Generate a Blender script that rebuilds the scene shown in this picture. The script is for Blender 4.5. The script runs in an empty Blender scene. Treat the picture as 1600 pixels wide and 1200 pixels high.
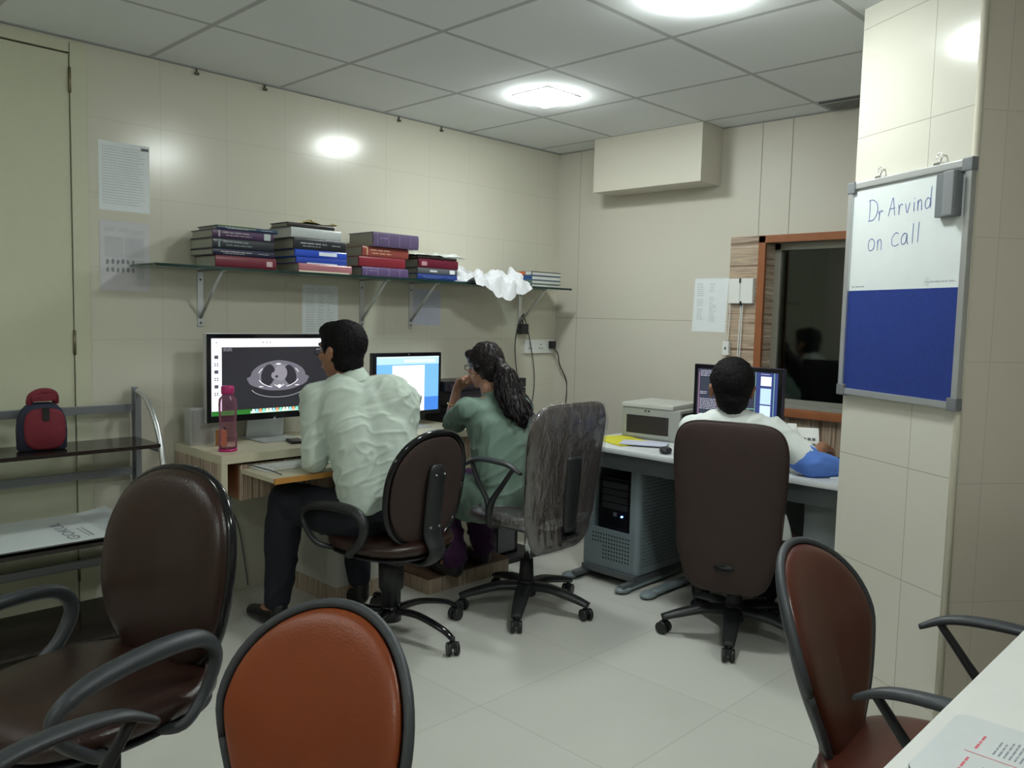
import bpy, bmesh, math, random
from math import sin, cos, pi, radians, sqrt, atan2
from mathutils import Vector, Matrix, noise
random.seed(7)
V = Vector
col = bpy.context.scene.collection
sc = bpy.context.scene
H = 2.412            # ceiling height

# ------------------------------------------------------------------ camera
cam_d = bpy.data.cameras.new('camera'); cam = bpy.data.objects.new('camera', cam_d); col.objects.link(cam)
cam_d.sensor_width = 36.0; cam_d.lens = 36.0 * 1284.6 / 1600; cam_d.clip_start = 0.02
yaw, pitch, roll = 0.777, 0.082, 0.024
fwd = V((-sin(yaw) * cos(pitch), cos(yaw) * cos(pitch), -sin(pitch)))
rgt = V((cos(yaw), sin(yaw), 0)); upv = rgt.cross(fwd)
r2 = rgt * cos(roll) + upv * sin(roll); u2 = -rgt * sin(roll) + upv * cos(roll)
M = Matrix((r2, u2, -fwd)).transposed().to_4x4(); M.translation = (3.646, -4.104, 1.350)
cam.matrix_world = M
sc.camera = cam
# ------------------------------------------------------------------ world, exposure
w = bpy.data.worlds.new('world'); sc.world = w; w.use_nodes = True
w.node_tree.nodes['Background'].inputs[0].default_value = (0.55, 0.6, 0.62, 1)
w.node_tree.nodes['Background'].inputs[1].default_value = 0.05
sc.view_settings.view_transform = 'Standard'; sc.view_settings.look = 'None'
sc.view_settings.gamma = 1.0; sc.view_settings.use_curve_mapping = False
sc.view_settings.exposure = 0.52
LAMP = 74.0           # radiance of the ceiling downlights
LAMPS = [(0.897, -1.12, 1.0), (2.115, -1.73, 1.15), (0.897, -4.78, 0.6), (3.335, -2.95, 1.0), (2.725, -5.39, 1.0)]  # last three are out of view, added as fill to brighten the room

# ------------------------------------------------------------------ materials
MATS = {}
def P(name, color, rough=0.5, metal=0.0, spec=0.5, emis=None, es=0.0, coat=0.0, trans=0.0, ior=1.45, noise_amt=0.0, noise_scale=20, bump=0.0, bump_scale=200, sheen=0.0):
    if name in MATS: return MATS[name]
    m = bpy.data.materials.new(name); m.use_nodes = True; nt = m.node_tree; b = nt.nodes['Principled BSDF']
    c = tuple(color) + (1,)
    b.inputs['Base Color'].default_value = c; b.inputs['Roughness'].default_value = rough
    b.inputs['Metallic'].default_value = metal; b.inputs['Specular IOR Level'].default_value = spec
    b.inputs['Coat Weight'].default_value = coat; b.inputs['Transmission Weight'].default_value = trans
    b.inputs['IOR'].default_value = ior; b.inputs['Sheen Weight'].default_value = sheen
    if emis: b.inputs['Emission Color'].default_value = tuple(emis) + (1,); b.inputs['Emission Strength'].default_value = es
    tc = nt.nodes.new('ShaderNodeTexCoord')
    n = nt.nodes.new('ShaderNodeTexNoise'); n.inputs['Scale'].default_value = noise_scale; n.inputs['Detail'].default_value = 4
    nt.links.new(tc.outputs['Object'], n.inputs['Vector'])
    mx = nt.nodes.new('ShaderNodeMix'); mx.data_type = 'RGBA'
    a = noise_amt if noise_amt > 0 else 0.04
    mx.inputs[6].default_value = tuple(max(0, x * (1 - a)) for x in color) + (1,)
    mx.inputs[7].default_value = tuple(min(1, x * (1 + a)) for x in color) + (1,)
    nt.links.new(n.outputs['Fac'], mx.inputs[0]); nt.links.new(mx.outputs[2], b.inputs['Base Color'])
    if bump > 0:
        n2 = nt.nodes.new('ShaderNodeTexNoise'); n2.inputs['Scale'].default_value = bump_scale; n2.inputs['Detail'].default_value = 3
        nt.links.new(tc.outputs['Object'], n2.inputs['Vector'])
        bp = nt.nodes.new('ShaderNodeBump'); bp.inputs['Strength'].default_value = bump; bp.inputs['Distance'].default_value = 0.002
        nt.links.new(n2.outputs['Fac'], bp.inputs['Height']); nt.links.new(bp.outputs[0], b.inputs['Normal'])
    MATS[name] = m; return m
def math_node(nt, op, a, b=None, c=None):
    n = nt.nodes.new('ShaderNodeMath'); n.operation = op
    for i, v in enumerate((a, b, c)):
        if v is None: continue
        if isinstance(v, (int, float)): n.inputs[i].default_value = v
        else: nt.links.new(v, n.inputs[i])
    return n.outputs[0]
def tile_mat(name, color, line, ax, size, off, lw, rough=0.25, coat=0.0, var=0.03, spec=0.5, mott=0.03):
    m = bpy.data.materials.new(name); m.use_nodes = True; nt = m.node_tree; b = nt.nodes['Principled BSDF']
    tc = nt.nodes.new('ShaderNodeTexCoord'); sp = nt.nodes.new('ShaderNodeSeparateXYZ'); nt.links.new(tc.outputs['Object'], sp.inputs[0])
    masks = []; ids = []
    for a, s, o in zip(ax, size, off):
        v = math_node(nt, 'DIVIDE', math_node(nt, 'SUBTRACT', sp.outputs[a], o), s)
        fl = math_node(nt, 'ROUND', v); d = math_node(nt, 'ABSOLUTE', math_node(nt, 'SUBTRACT', v, fl))
        masks.append(math_node(nt, 'LESS_THAN', d, lw / s)); ids.append(math_node(nt, 'FLOOR', v))
    mk = math_node(nt, 'MAXIMUM', masks[0], masks[1])
    cv = nt.nodes.new('ShaderNodeCombineXYZ'); nt.links.new(ids[0], cv.inputs[0]); nt.links.new(ids[1], cv.inputs[1])
    wn = nt.nodes.new('ShaderNodeTexWhiteNoise'); nt.links.new(cv.outputs[0], wn.inputs['Vector'])
    n = nt.nodes.new('ShaderNodeTexNoise'); n.inputs['Scale'].default_value = 3.0; n.inputs['Detail'].default_value = 5
    nt.links.new(tc.outputs['Object'], n.inputs['Vector'])
    f = math_node(nt, 'ADD', math_node(nt, 'MULTIPLY', wn.outputs['Value'], var), math_node(nt, 'MULTIPLY', n.outputs['Fac'], mott))
    f = math_node(nt, 'ADD', f, 1 - (var + mott) / 2)
    sc1 = nt.nodes.new('ShaderNodeVectorMath'); sc1.operation = 'SCALE'; sc1.inputs[0].default_value = color; nt.links.new(f, sc1.inputs['Scale'])
    mx = nt.nodes.new('ShaderNodeMix'); mx.data_type = 'RGBA'
    nt.links.new(mk, mx.inputs[0]); nt.links.new(sc1.outputs[0], mx.inputs[6]); mx.inputs[7].default_value = tuple(line) + (1,)
    nt.links.new(mx.outputs[2], b.inputs['Base Color'])
    b.inputs['Roughness'].default_value = rough; b.inputs['Specular IOR Level'].default_value = spec; b.inputs['Coat Weight'].default_value = coat
    n3 = nt.nodes.new('ShaderNodeTexNoise'); n3.inputs['Scale'].default_value = 6; nt.links.new(tc.outputs['Object'], n3.inputs['Vector'])
    h = math_node(nt, 'SUBTRACT', math_node(nt, 'MULTIPLY', n3.outputs['Fac'], 0.25), mk)
    bp = nt.nodes.new('ShaderNodeBump'); bp.inputs['Strength'].default_value = 0.5; bp.inputs['Distance'].default_value = 0.0015
    nt.links.new(h, bp.inputs['Height']); nt.links.new(bp.outputs[0], b.inputs['Normal'])
    MATS[name] = m; return m
def stripe_mat(name, mode, scale=38, dark=1.0):
    m = bpy.data.materials.new(name); m.use_nodes = True; nt = m.node_tree; b = nt.nodes['Principled BSDF']
    tc = nt.nodes.new('ShaderNodeTexCoord'); sp = nt.nodes.new('ShaderNodeSeparateXYZ'); nt.links.new(tc.outputs['Object'], sp.inputs[0])
    main = math_node(nt, 'ADD', sp.outputs[0], sp.outputs[1]) if mode == 'v' else sp.outputs[2]
    oth = sp.outputs[2] if mode == 'v' else math_node(nt, 'ADD', sp.outputs[0], sp.outputs[1])
    cv = nt.nodes.new('ShaderNodeCombineXYZ')
    nt.links.new(math_node(nt, 'MULTIPLY', main, scale), cv.inputs[0]); nt.links.new(math_node(nt, 'MULTIPLY', oth, 0.8), cv.inputs[1])
    n = nt.nodes.new('ShaderNodeTexNoise'); n.inputs['Scale'].default_value = 1.0; n.inputs['Detail'].default_value = 5; n.inputs['Roughness'].default_value = 0.65
    nt.links.new(cv.outputs[0], n.inputs['Vector'])
    cr = nt.nodes.new('ShaderNodeValToRGB'); e = cr.color_ramp.elements
    e[0].position = 0.3; e[0].color = (0.11 * dark, 0.07 * dark, 0.05 * dark, 1); e[1].position = 0.68; e[1].color = (0.70 * dark, 0.60 * dark, 0.47 * dark, 1)
    for p_, c_ in ((0.42, (0.22, 0.15, 0.105)), (0.48, (0.54, 0.41, 0.30)), (0.54, (0.30, 0.24, 0.18)), (0.60, (0.62, 0.50, 0.40))):
        x = e.new(p_); x.color = tuple(k * dark for k in c_) + (1,)
    nt.links.new(n.outputs['Fac'], cr.inputs[0]); nt.links.new(cr.outputs[0], b.inputs['Base Color'])
    b.inputs['Roughness'].default_value = 0.4
    MATS[name] = m; return m
WALL = (0.60, 0.58, 0.485)
m_wall_left = tile_mat('glazed_tile_left', WALL, (0.50, 0.48, 0.40), (1, 2), (0.30, 0.303), (-0.20, 0.0), 0.0010, rough=0.2, var=0.012)
m_wall_back = tile_mat('panel_back', (0.60, 0.57, 0.49), (0.3, 0.28, 0.24), (0, 2), (9.0, 9.0), (0.183, 1.35), 0.0015, rough=0.42, spec=0.35)
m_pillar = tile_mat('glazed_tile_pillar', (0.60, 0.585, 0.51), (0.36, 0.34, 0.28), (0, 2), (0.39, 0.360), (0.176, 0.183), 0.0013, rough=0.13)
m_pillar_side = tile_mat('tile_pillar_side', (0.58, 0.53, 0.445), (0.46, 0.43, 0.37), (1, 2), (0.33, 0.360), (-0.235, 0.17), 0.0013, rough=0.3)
m_plain_wall = tile_mat('plain_wall', WALL, (0.4, 0.38, 0.3), (0, 2), (0.6, 0.303), (0, 0), 0.001, rough=0.5)
m_floor = tile_mat('vitrified_floor', (0.58, 0.58, 0.53), (0.40, 0.40, 0.365), (0, 1), (0.6, 0.6), (0.455, -2.2), 0.0013, rough=0.33, var=0.05, mott=0.08)
m_ceil = tile_mat('ceiling_tile', (0.80, 0.82, 0.83), (0.50, 0.51, 0.51), (0, 1), (0.61, 0.61), (0.592, -0.205), 0.011, rough=0.9, mott=0.04, spec=0.1)
m_strip_v = stripe_mat('striped_laminate_upright', 'v', 75)
m_strip_h = stripe_mat('striped_laminate_level', 'h', 42)
m_cream = P('cream_laminate', (0.58, 0.54, 0.40), 0.35, noise_amt=0.03)
m_door = P('cream_paint', (0.55, 0.56, 0.42), 0.4, noise_amt=0.03)
m_white = P('white_plastic', (0.75, 0.76, 0.74), 0.35)
m_paper = P('white_paper', (0.76, 0.80, 0.82), 0.8)
m_lav = P('lavender_paper', (0.52, 0.54, 0.66), 0.8)
m_ink = P('grey_ink', (0.25, 0.27, 0.30), 0.8)
m_ink_pale = P('pale_ink', (0.42, 0.45, 0.48), 0.8)
m_red_ink = P('red_ink', (0.62, 0.14, 0.17), 0.8)
m_blue_ink = P('blue_marker', (0.10, 0.15, 0.42), 0.5)
m_black = P('black_plastic', (0.016, 0.017, 0.019), 0.4, bump=0.15, bump_scale=600)
m_bglos = P('gloss_black', (0.008, 0.008, 0.010), 0.12)
m_rubber = P('dark_grey_plastic', (0.045, 0.05, 0.056), 0.5, bump=0.2, bump_scale=500)
m_arm = P('grey_armrest', (0.034, 0.039, 0.044), 0.42, bump=0.2, bump_scale=500)
m_brown = P('brown_leather', (0.026, 0.0105, 0.0075), 0.30, noise_amt=0.25, noise_scale=9, bump=0.35, bump_scale=260)
m_brown2 = P('brown_fabric', (0.036, 0.020, 0.017), 0.75, noise_amt=0.15, bump=0.4, bump_scale=500)
m_orange = P('orange_leather', (0.225, 0.046, 0.010), 0.33, noise_amt=0.18, noise_scale=5, bump=0.3, bump_scale=240)
m_rust = P('rust_leather', (0.080, 0.021, 0.013), 0.28, noise_amt=0.18, noise_scale=5, bump=0.3, bump_scale=240)
m_alu = P('aluminium', (0.62, 0.64, 0.65), 0.32, metal=0.85)
m_chrome = P('chrome', (0.75, 0.76, 0.77), 0.15, metal=1.0)
m_rack = P('grey_metal', (0.22, 0.23, 0.25), 0.35, metal=0.4)
m_rackb = P('dark_laminate', (0.020, 0.014, 0.012), 0.14)
m_teak = P('teak_lipping', (0.30, 0.11, 0.045), 0.35, noise_amt=0.2, noise_scale=14)
m_tray = P('orange_wood_edge', (0.50, 0.24, 0.06), 0.4, noise_amt=0.15, noise_scale=12)
m_grey = P('blue_grey_steel', (0.20, 0.245, 0.265), 0.35, noise_amt=0.04)
m_grey_top = P('pale_grey_top', (0.64, 0.665, 0.68), 0.35)
m_greyd = P('dark_grey_panel', (0.10, 0.115, 0.12), 0.5)
m_skin = P('skin', (0.30, 0.145, 0.085), 0.5, noise_amt=0.1, noise_scale=12)
m_skin_f = P('skin_fair', (0.42, 0.215, 0.145), 0.48, noise_amt=0.08, noise_scale=12)
m_hair = P('black_hair', (0.005, 0.0045, 0.005), 0.7, spec=0.18, noise_amt=0.3, noise_scale=30, bump=1.0, bump_scale=220)
m_hairw = P('dark_brown_hair', (0.009, 0.006, 0.007), 0.42, spec=0.3, noise_amt=0.3, noise_scale=40, bump=0.6, bump_scale=160)
m_mint = P('pale_mint_cotton', (0.52, 0.60, 0.53), 0.85, bump=0.35, bump_scale=700, noise_amt=0.03)
m_green = P('sage_green_cotton', (0.16, 0.235, 0.19), 0.85, bump=0.35, bump_scale=600, noise_amt=0.05)
m_wcoat = P('white_cotton', (0.72, 0.76, 0.74), 0.85, bump=0.3, bump_scale=700)
m_bluecl = P('blue_cotton', (0.10, 0.22, 0.66), 0.8, bump=0.3, bump_scale=500)
m_trous = P('navy_black_cloth', (0.008, 0.010, 0.016), 0.85, bump=0.3, bump_scale=500)
m_purple = P('purple_cloth', (0.050, 0.012, 0.060), 0.8, bump=0.3, bump_scale=500)
m_shoe = P('black_shoe', (0.012, 0.012, 0.012), 0.35)
m_gold = P('gold', (0.75, 0.55, 0.22), 0.25, metal=1.0)
m_pages = P('book_pages', (0.36, 0.36, 0.30), 0.85, noise_amt=0.1, noise_scale=120)
m_pages_l = P('book_pages_pale', (0.62, 0.63, 0.60), 0.85, noise_amt=0.08, noise_scale=120)
def emi(name, c, s=1.0):
    if name in MATS: return MATS[name]
    m = P(name, (0.01, 0.01, 0.01), 0.25, emis=c, es=s); return m
def glass(name, color, fac, rough=0.05):
    m = bpy.data.materials.new(name); m.use_nodes = True; nt = m.node_tree
    for n in list(nt.nodes): nt.nodes.remove(n)
    o = nt.nodes.new('ShaderNodeOutputMaterial'); t = nt.nodes.new('ShaderNodeBsdfTransparent'); t.inputs[0].default_value = tuple(color) + (1,)
    g = nt.nodes.new('ShaderNodeBsdfGlossy'); g.inputs['Roughness'].default_value = rough
    mx = nt.nodes.new('ShaderNodeMixShader'); lw = nt.nodes.new('ShaderNodeLayerWeight'); lw.inputs[0].default_value = fac
    nt.links.new(lw.outputs['Fresnel'], mx.inputs[0]); nt.links.new(t.outputs[0], mx.inputs[1]); nt.links.new(g.outputs[0], mx.inputs[2]); nt.links.new(mx.outputs[0], o.inputs[0])
    MATS[name] = m; return m
m_glass = glass('clear_glass', (0.80, 0.88, 0.84), 0.25)
m_glass_edge = P('green_glass_edge', (0.012, 0.035, 0.03), 0.15)
m_pane = glass('dark_window_glass', (0.50, 0.55, 0.52), 0.45)
m_pink = glass('pink_bottle_plastic', (0.97, 0.84, 0.90), 0.22)
_nt = m_pink.node_tree; _o = [n for n in _nt.nodes if n.type == 'OUTPUT_MATERIAL'][0]; _src = _o.inputs[0].links[0].from_socket
_d = _nt.nodes.new('ShaderNodeBsdfTranslucent'); _d.inputs[0].default_value = (0.8, 0.32, 0.48, 1); _m = _nt.nodes.new('ShaderNodeMixShader'); _m.inputs[0].default_value = 0.14
_nt.links.new(_src, _m.inputs[1]); _nt.links.new(_d.outputs[0], _m.inputs[2]); _nt.links.new(_m.outputs[0], _o.inputs[0])
m_pinkcap = P('magenta_plastic', (0.42, 0.02, 0.14), 0.3)
def film_mat():
    m = bpy.data.materials.new('plastic_film'); m.use_nodes = True; nt = m.node_tree
    for n in list(nt.nodes): nt.nodes.remove(n)
    o = nt.nodes.new('ShaderNodeOutputMaterial'); t = nt.nodes.new('ShaderNodeBsdfTransparent'); g = nt.nodes.new('ShaderNodeBsdfGlossy'); g.inputs['Roughness'].default_value = 0.10
    g.inputs[0].default_value = (0.9, 0.92, 0.95, 1)
    tr = nt.nodes.new('ShaderNodeBsdfDiffuse'); tr.inputs[0].default_value = (0.6, 0.6, 0.64, 1)
    tc = nt.nodes.new('ShaderNodeTexCoord'); mp = nt.nodes.new('ShaderNodeMapping'); mp.inputs['Scale'].default_value = (16, 16, 5)
    n = nt.nodes.new('ShaderNodeTexNoise'); n.inputs['Scale'].default_value = 1.0; n.inputs['Detail'].default_value = 4; n.inputs['Distortion'].default_value = 1.4
    nt.links.new(tc.outputs['Object'], mp.inputs[0]); nt.links.new(mp.outputs[0], n.inputs['Vector'])
    bp = nt.nodes.new('ShaderNodeBump'); bp.inputs['Strength'].default_value = 1.0; bp.inputs['Distance'].default_value = 0.02
    nt.links.new(n.outputs['Fac'], bp.inputs['Height']); nt.links.new(bp.outputs[0], g.inputs['Normal'])
    m1 = nt.nodes.new('ShaderNodeMixShader'); m1.inputs[0].default_value = 0.16; nt.links.new(g.outputs[0], m1.inputs[1]); nt.links.new(tr.outputs[0], m1.inputs[2])
    m2 = nt.nodes.new('ShaderNodeMixShader'); m2.inputs[0].default_value = 0.19
    nt.links.new(t.outputs[0], m2.inputs[1]); nt.links.new(m1.outputs[0], m2.inputs[2]); nt.links.new(m2.outputs[0], o.inputs[0])
    return m
m_film = film_mat()

# ------------------------------------------------------------------ object helpers
def empty(name, loc, rz=0.0, label=None, cat=None, group=None):
    o = bpy.data.objects.new(name, None); col.objects.link(o); o.location = loc; o.rotation_euler = (0, 0, rz); o.empty_display_size = 0.1
    if label: tag(o, label, cat, group)
    return o
def tag(o, label=None, cat=None, group=None, kind=None):
    if label: o['label'] = label
    if cat: o['category'] = cat
    if group: o['group'] = group
    if kind: o['kind'] = kind
    return o
class MB:
    def __init__(s): s.bm = bmesh.new(); s.mats = []; s.cur = 0
    def mat(s, m):
        if m not in s.mats: s.mats.append(m)
        s.cur = s.mats.index(m); return s
    def _f(s, fs, smooth=False):
        for f in fs: f.material_index = s.cur; f.smooth = smooth
    def box(s, c, size, rot=None, bevel=0.0):
        r = bmesh.ops.create_cube(s.bm, size=1.0); vs = r['verts']
        bmesh.ops.scale(s.bm, vec=size, verts=vs)
        fs = list({f for v in vs for f in v.link_faces})
        if bevel > 0:
            es = list({e for v in vs for e in v.link_edges})
            rb = bmesh.ops.bevel(s.bm, geom=es, offset=bevel, segments=2, affect='EDGES', profile=0.7)
            vs = list({v for f in rb['faces'] for v in f.verts} | {v for v in vs if v.is_valid})
            fs = list({f for v in vs for f in v.link_faces})
        if rot is not None: bmesh.ops.transform(s.bm, matrix=rot.to_4x4(), verts=vs)
        bmesh.ops.translate(s.bm, vec=c, verts=vs)
        s._f(fs, False); return s
    def b2(s, x0, x1, y0, y1, z0, z1, bevel=0.0):
        return s.box(((x0 + x1) / 2, (y0 + y1) / 2, (z0 + z1) / 2), (abs(x1 - x0), abs(y1 - y0), abs(z1 - z0)), None, bevel)
    def poly(s, pts, smooth=False):
        vs = [s.bm.verts.new(p) for p in pts]; f = s.bm.faces.new(vs); s._f([f], smooth); return s
    def prism(s, pts, z0, z1, axis='z', fmap=None):
        f_ = fmap or (lambda a, b, t: V((a, b, t)))
        lo = [s.bm.verts.new(f_(a, b, z0)) for a, b in pts]; hi = [s.bm.verts.new(f_(a, b, z1)) for a, b in pts]
        fs = [s.bm.faces.new(lo[::-1]), s.bm.faces.new(hi)]; n = len(pts)
        for i in range(n): fs.append(s.bm.faces.new((lo[i], lo[(i + 1) % n], hi[(i + 1) % n], hi[i])))
        s._f(fs); return s
    def rings(s, rings, close=True, smooth=True, caps=True):
        R = [[s.bm.verts.new(p) for p in r] for r in rings]; n = len(R[0]); fs = []
        for a, b in zip(R, R[1:]):
            for i in range(n if close else n - 1):
                fs.append(s.bm.faces.new((a[i], a[(i + 1) % n], b[(i + 1) % n], b[i])))
        if caps and close: fs.append(s.bm.faces.new(R[0][::-1])); fs.append(s.bm.faces.new(R[-1]))
        s._f(fs, smooth); return s
    def tube(s, pts, r, n=10, smooth_path=0, flat=1.0, upr=None):
        pts = [V(p) for p in pts]
        rs = list(r) if hasattr(r, '__len__') else [r] * len(pts)
        if smooth_path:
            np_, nr = [], []
            for i in range(len(pts) - 1):
                p0 = pts[max(0, i - 1)]; p1 = pts[i]; p2 = pts[i + 1]; p3 = pts[min(len(pts) - 1, i + 2)]
                for k in range(smooth_path):
                    t = k / smooth_path
                    np_.append(0.5 * ((2 * p1) + (p2 - p0) * t + (2 * p0 - 5 * p1 + 4 * p2 - p3) * t * t + (3 * p1 - p0 - 3 * p2 + p3) * t ** 3)); nr.append(rs[i] + (rs[i + 1] - rs[i]) * t)
            np_.append(pts[-1]); nr.append(rs[-1]); pts, rs = np_, nr
        u = None; R = []
        for i, p in enumerate(pts):
            d = (pts[min(i + 1, len(pts) - 1)] - pts[max(i - 1, 0)])
            if d.length < 1e-9: d = V((0, 0, 1))
            d.normalize()
            if upr is not None: u = (V(upr) - d * V(upr).dot(d)).normalized()
            elif u is None:
                a = V((0, 0, 1)) if abs(d.z) < 0.9 else V((1, 0, 0)); u = (a - d * a.dot(d)).normalized()
            else: u = (u - d * u.dot(d)).normalized()
            v = d.cross(u)
            R.append([p + (u * cos(2 * pi * k / n) * rs[i] * flat + v * sin(2 * pi * k / n) * rs[i]) for k in range(n)])
        return s.rings(R)
    def cyl(s, a, b, r, n=20, r2=None):
        a = V(a); b = V(b); d = (b - a).normalized(); t = V((0, 0, 1)) if abs(d.z) < 0.9 else V((1, 0, 0)); u = d.cross(t).normalized(); v = d.cross(u); r2 = r if r2 is None else r2
        k = min(r, r2) * 0.0
        ra = [a + u * cos(2 * pi * i / n) * r + v * sin(2 * pi * i / n) * r for i in range(n)]; rb = [b + u * cos(2 * pi * i / n) * r2 + v * sin(2 * pi * i / n) * r2 for i in range(n)]
        A = [s.bm.verts.new(p) for p in ra]; B = [s.bm.verts.new(p) for p in rb]; fs = [s.bm.faces.new((A[i], A[(i + 1) % n], B[(i + 1) % n], B[i])) for i in range(n)]
        s._f(fs, True); c1 = s.bm.faces.new(A[::-1]); c2 = s.bm.faces.new(B); s._f([c1, c2], False); return s
    def lathe(s, prof, c=(0, 0, 0), n=28):
        c = V(c); return s.rings([[c + V((r * cos(2 * pi * k / n), r * sin(2 * pi * k / n), z)) for k in range(n)] for r, z in prof])
    def ell(s, c, r, rot=None, n=16):
        rr = bmesh.ops.create_uvsphere(s.bm, u_segments=n * 2, v_segments=n, radius=1.0); vs = rr['verts']
        bmesh.ops.scale(s.bm, vec=r if hasattr(r, '__len__') else (r, r, r), verts=vs)
        if rot is not None: bmesh.ops.transform(s.bm, matrix=rot.to_4x4(), verts=vs)
        bmesh.ops.translate(s.bm, vec=c, verts=vs); s._f({f for v in vs for f in v.link_faces}, True); return s
    def cap(s, a, ra, b, rb, n=14):
        a = V(a); b = V(b); d = b - a; L = d.length
        if L < 1e-6: return s.ell(a, ra)
        d.normalize(); t = V((0, 0, 1)) if abs(d.z) < 0.9 else V((1, 0, 0)); u = d.cross(t).normalized(); v = d.cross(u); R = []
        for i in range(1, 7):
            th = pi / 2 * (1 - i / 6); R.append((a - d * ra * sin(th), max(ra * cos(th), 1e-4)))
        for i in range(0, 6):
            th = pi / 2 * i / 6; R.append((b + d * rb * sin(th), max(rb * cos(th), 1e-4)))
        return s.rings([[c + (u * cos(2 * pi * k / n) + v * sin(2 * pi * k / n)) * r for k in range(n)] for c, r in R])
    def build(s, name, mat=None, parent=None, world=False, fn=None, recalc=True):
        """parent given: coordinates local to the parent unless world=True"""
        if fn:
            for v in s.bm.verts: v.co = fn(v.co)
        if recalc: bmesh.ops.recalc_face_normals(s.bm, faces=s.bm.faces)
        me = bpy.data.meshes.new(name); s.bm.to_mesh(me); s.bm.free()
        for m in (s.mats or [mat]): me.materials.append(m)
        o = bpy.data.objects.new(name, me); col.objects.link(o)
        if parent:
            if world:
                r = parent
                off = V((0, 0, 0)); rz = 0
                me.transform(wmat(parent).inverted())
            o.parent = parent
        return o
def wmat(o):
    m = Matrix.Translation(o.location) @ o.rotation_euler.to_matrix().to_4x4()
    return wmat(o.parent) @ m if o.parent else m
def struct(o): o['kind'] = 'structure'; return o
def remeshed(mb, name, mat, parent, voxel=0.007, smooth=4, fn=None, world=True, sub=None):
    """fuse the shapes collected in mb into one continuous skin"""
    me = bpy.data.meshes.new('tmp'); mb.bm.to_mesh(me); mb.bm.free(); o = bpy.data.objects.new('tmp', me); col.objects.link(o)
    md = o.modifiers.new('r', 'REMESH'); md.mode = 'VOXEL'; md.voxel_size = voxel; md.use_smooth_shade = True
    if smooth:
        sm = o.modifiers.new('s', 'SMOOTH'); sm.factor = 0.5; sm.iterations = smooth
    dg = bpy.context.evaluated_depsgraph_get(); dg.update()
    m2 = bpy.data.meshes.new_from_object(o.evaluated_get(dg)); bpy.data.objects.remove(o); bpy.data.meshes.remove(me)
    if fn:
        ns = [v.normal.copy() for v in m2.vertices]
        for v, n in zip(m2.vertices, ns): v.co = fn(v.co.copy(), n)
    m2.name = name; m2.materials.clear(); m2.materials.append(mat)
    for p in m2.polygons: p.use_smooth = True; p.material_index = 0
    if parent is not None and world: m2.transform(wmat(parent).inverted())
    r = bpy.data.objects.new(name, m2); col.objects.link(r)
    if parent is not None: r.parent = parent
    return r
def text_bm(mb, s, size, fn, shear=0.0, font_res=2, extrude=0.0006, align='LEFT', bold=0.0):
    cu = bpy.data.curves.new('t', 'FONT'); cu.body = s; cu.size = size; cu.resolution_u = font_res; cu.extrude = 0; cu.shear = shear; cu.align_x = align; cu.offset = bold
    o = bpy.data.objects.new('t', cu); col.objects.link(o); dg = bpy.context.evaluated_depsgraph_get(); dg.update()
    me = bpy.data.meshes.new_from_object(o.evaluated_get(dg)); bpy.data.objects.remove(o)
    vs = [mb.bm.verts.new(fn(v.co.x, v.co.y)) for v in me.vertices]
    for p in me.polygons:
        try: f = mb.bm.faces.new([vs[i] for i in p.vertices]); f.material_index = mb.cur
        except ValueError: pass
    bpy.data.meshes.remove(me); return mb
def quad(mb, fn, x0, x1, y0, y1):
    mb.poly([fn(x0, y0), fn(x1, y0), fn(x1, y1), fn(x0, y1)]); return mb
def stroke(mb, pts, wd, fn, closed=False):
    pts = [V((p[0], p[1])) for p in pts]
    for a, b in zip(pts, pts[1:]):
        d = (b - a); 
        if d.length < 1e-9: continue
        d.normalize(); n = V((-d.y, d.x)) * wd / 2; e = d * wd * 0.4
        q = [a - e + n, a - e - n, b + e - n, b + e + n]; mb.poly([fn(p.x, p.y) for p in q])
    return mb
def scribble(mb, fn, x0, x1, y, h, rnd, gap=0.25):
    """a line of print too small to read: short dashes like words"""
    x = x0
    while x < x1:
        L = rnd.uniform(1.2, 4.5) * h
        e = min(x + L, x1); quad(mb, fn, x, e, y - h * 0.28, y + h * 0.28); x = e + h * rnd.uniform(0.35, 0.8)
# ------------------------------------------------------------------ room shell
mb = MB(); mb.b2(-0.3, 5.3, -6.3, 0.5, -0.1, 0); struct(mb.build('floor', m_floor))
mb = MB(); mb.b2(-0.3, 5.3, -6.3, 0.5, H, H + 0.08); struct(mb.build('ceiling', m_ceil))
DY0, DY1, DZ = -3.86, -2.962, 2.352
mb = MB(); mb.b2(-0.12, 0, -2.90, 0, 0, H); mb.b2(-0.12, 0, -6.2, -3.92, 0, H); mb.b2(-0.12, 0, -3.92, -2.90, 2.395, H)
struct(mb.build('wall_left', m_wall_left))
mb = MB(); mb.mat(m_door)
mb.b2(-0.12, 0.004, DY1 + 0.003, -2.898, 0, 2.40, 0.002); mb.b2(-0.12, 0.004, -3.922, DY0 - 0.006, 0, 2.40, 0.002); mb.b2(-0.12, 0.004, DY0, DY1, DZ + 0.006, 2.40, 0.002)
struct(mb.build('trim_1', m_door))
door = MB().b2(-0.045, -0.004, DY0, DY1, 0.008, DZ, 0.002).build('door_1', m_door); struct(door)
mb = MB().mat(P('dark_gap', (0.05, 0.045, 0.035), 0.9)); mb.b2(-0.12, -0.05, DY0 - 0.01, DY1 + 0.01, 0, DZ + 0.01); struct(mb.build('trim_2'))
for z in (2.25, 1.2, 0.25):
    mb = MB(); mb.cyl((0.0005, DY1 + 0.002, z - 0.05), (0.0005, DY1 + 0.002, z + 0.05), 0.006, 8); mb.build('door_hinge', P('brass_worn', (0.22, 0.19, 0.12), 0.4, metal=0.7), door)
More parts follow.
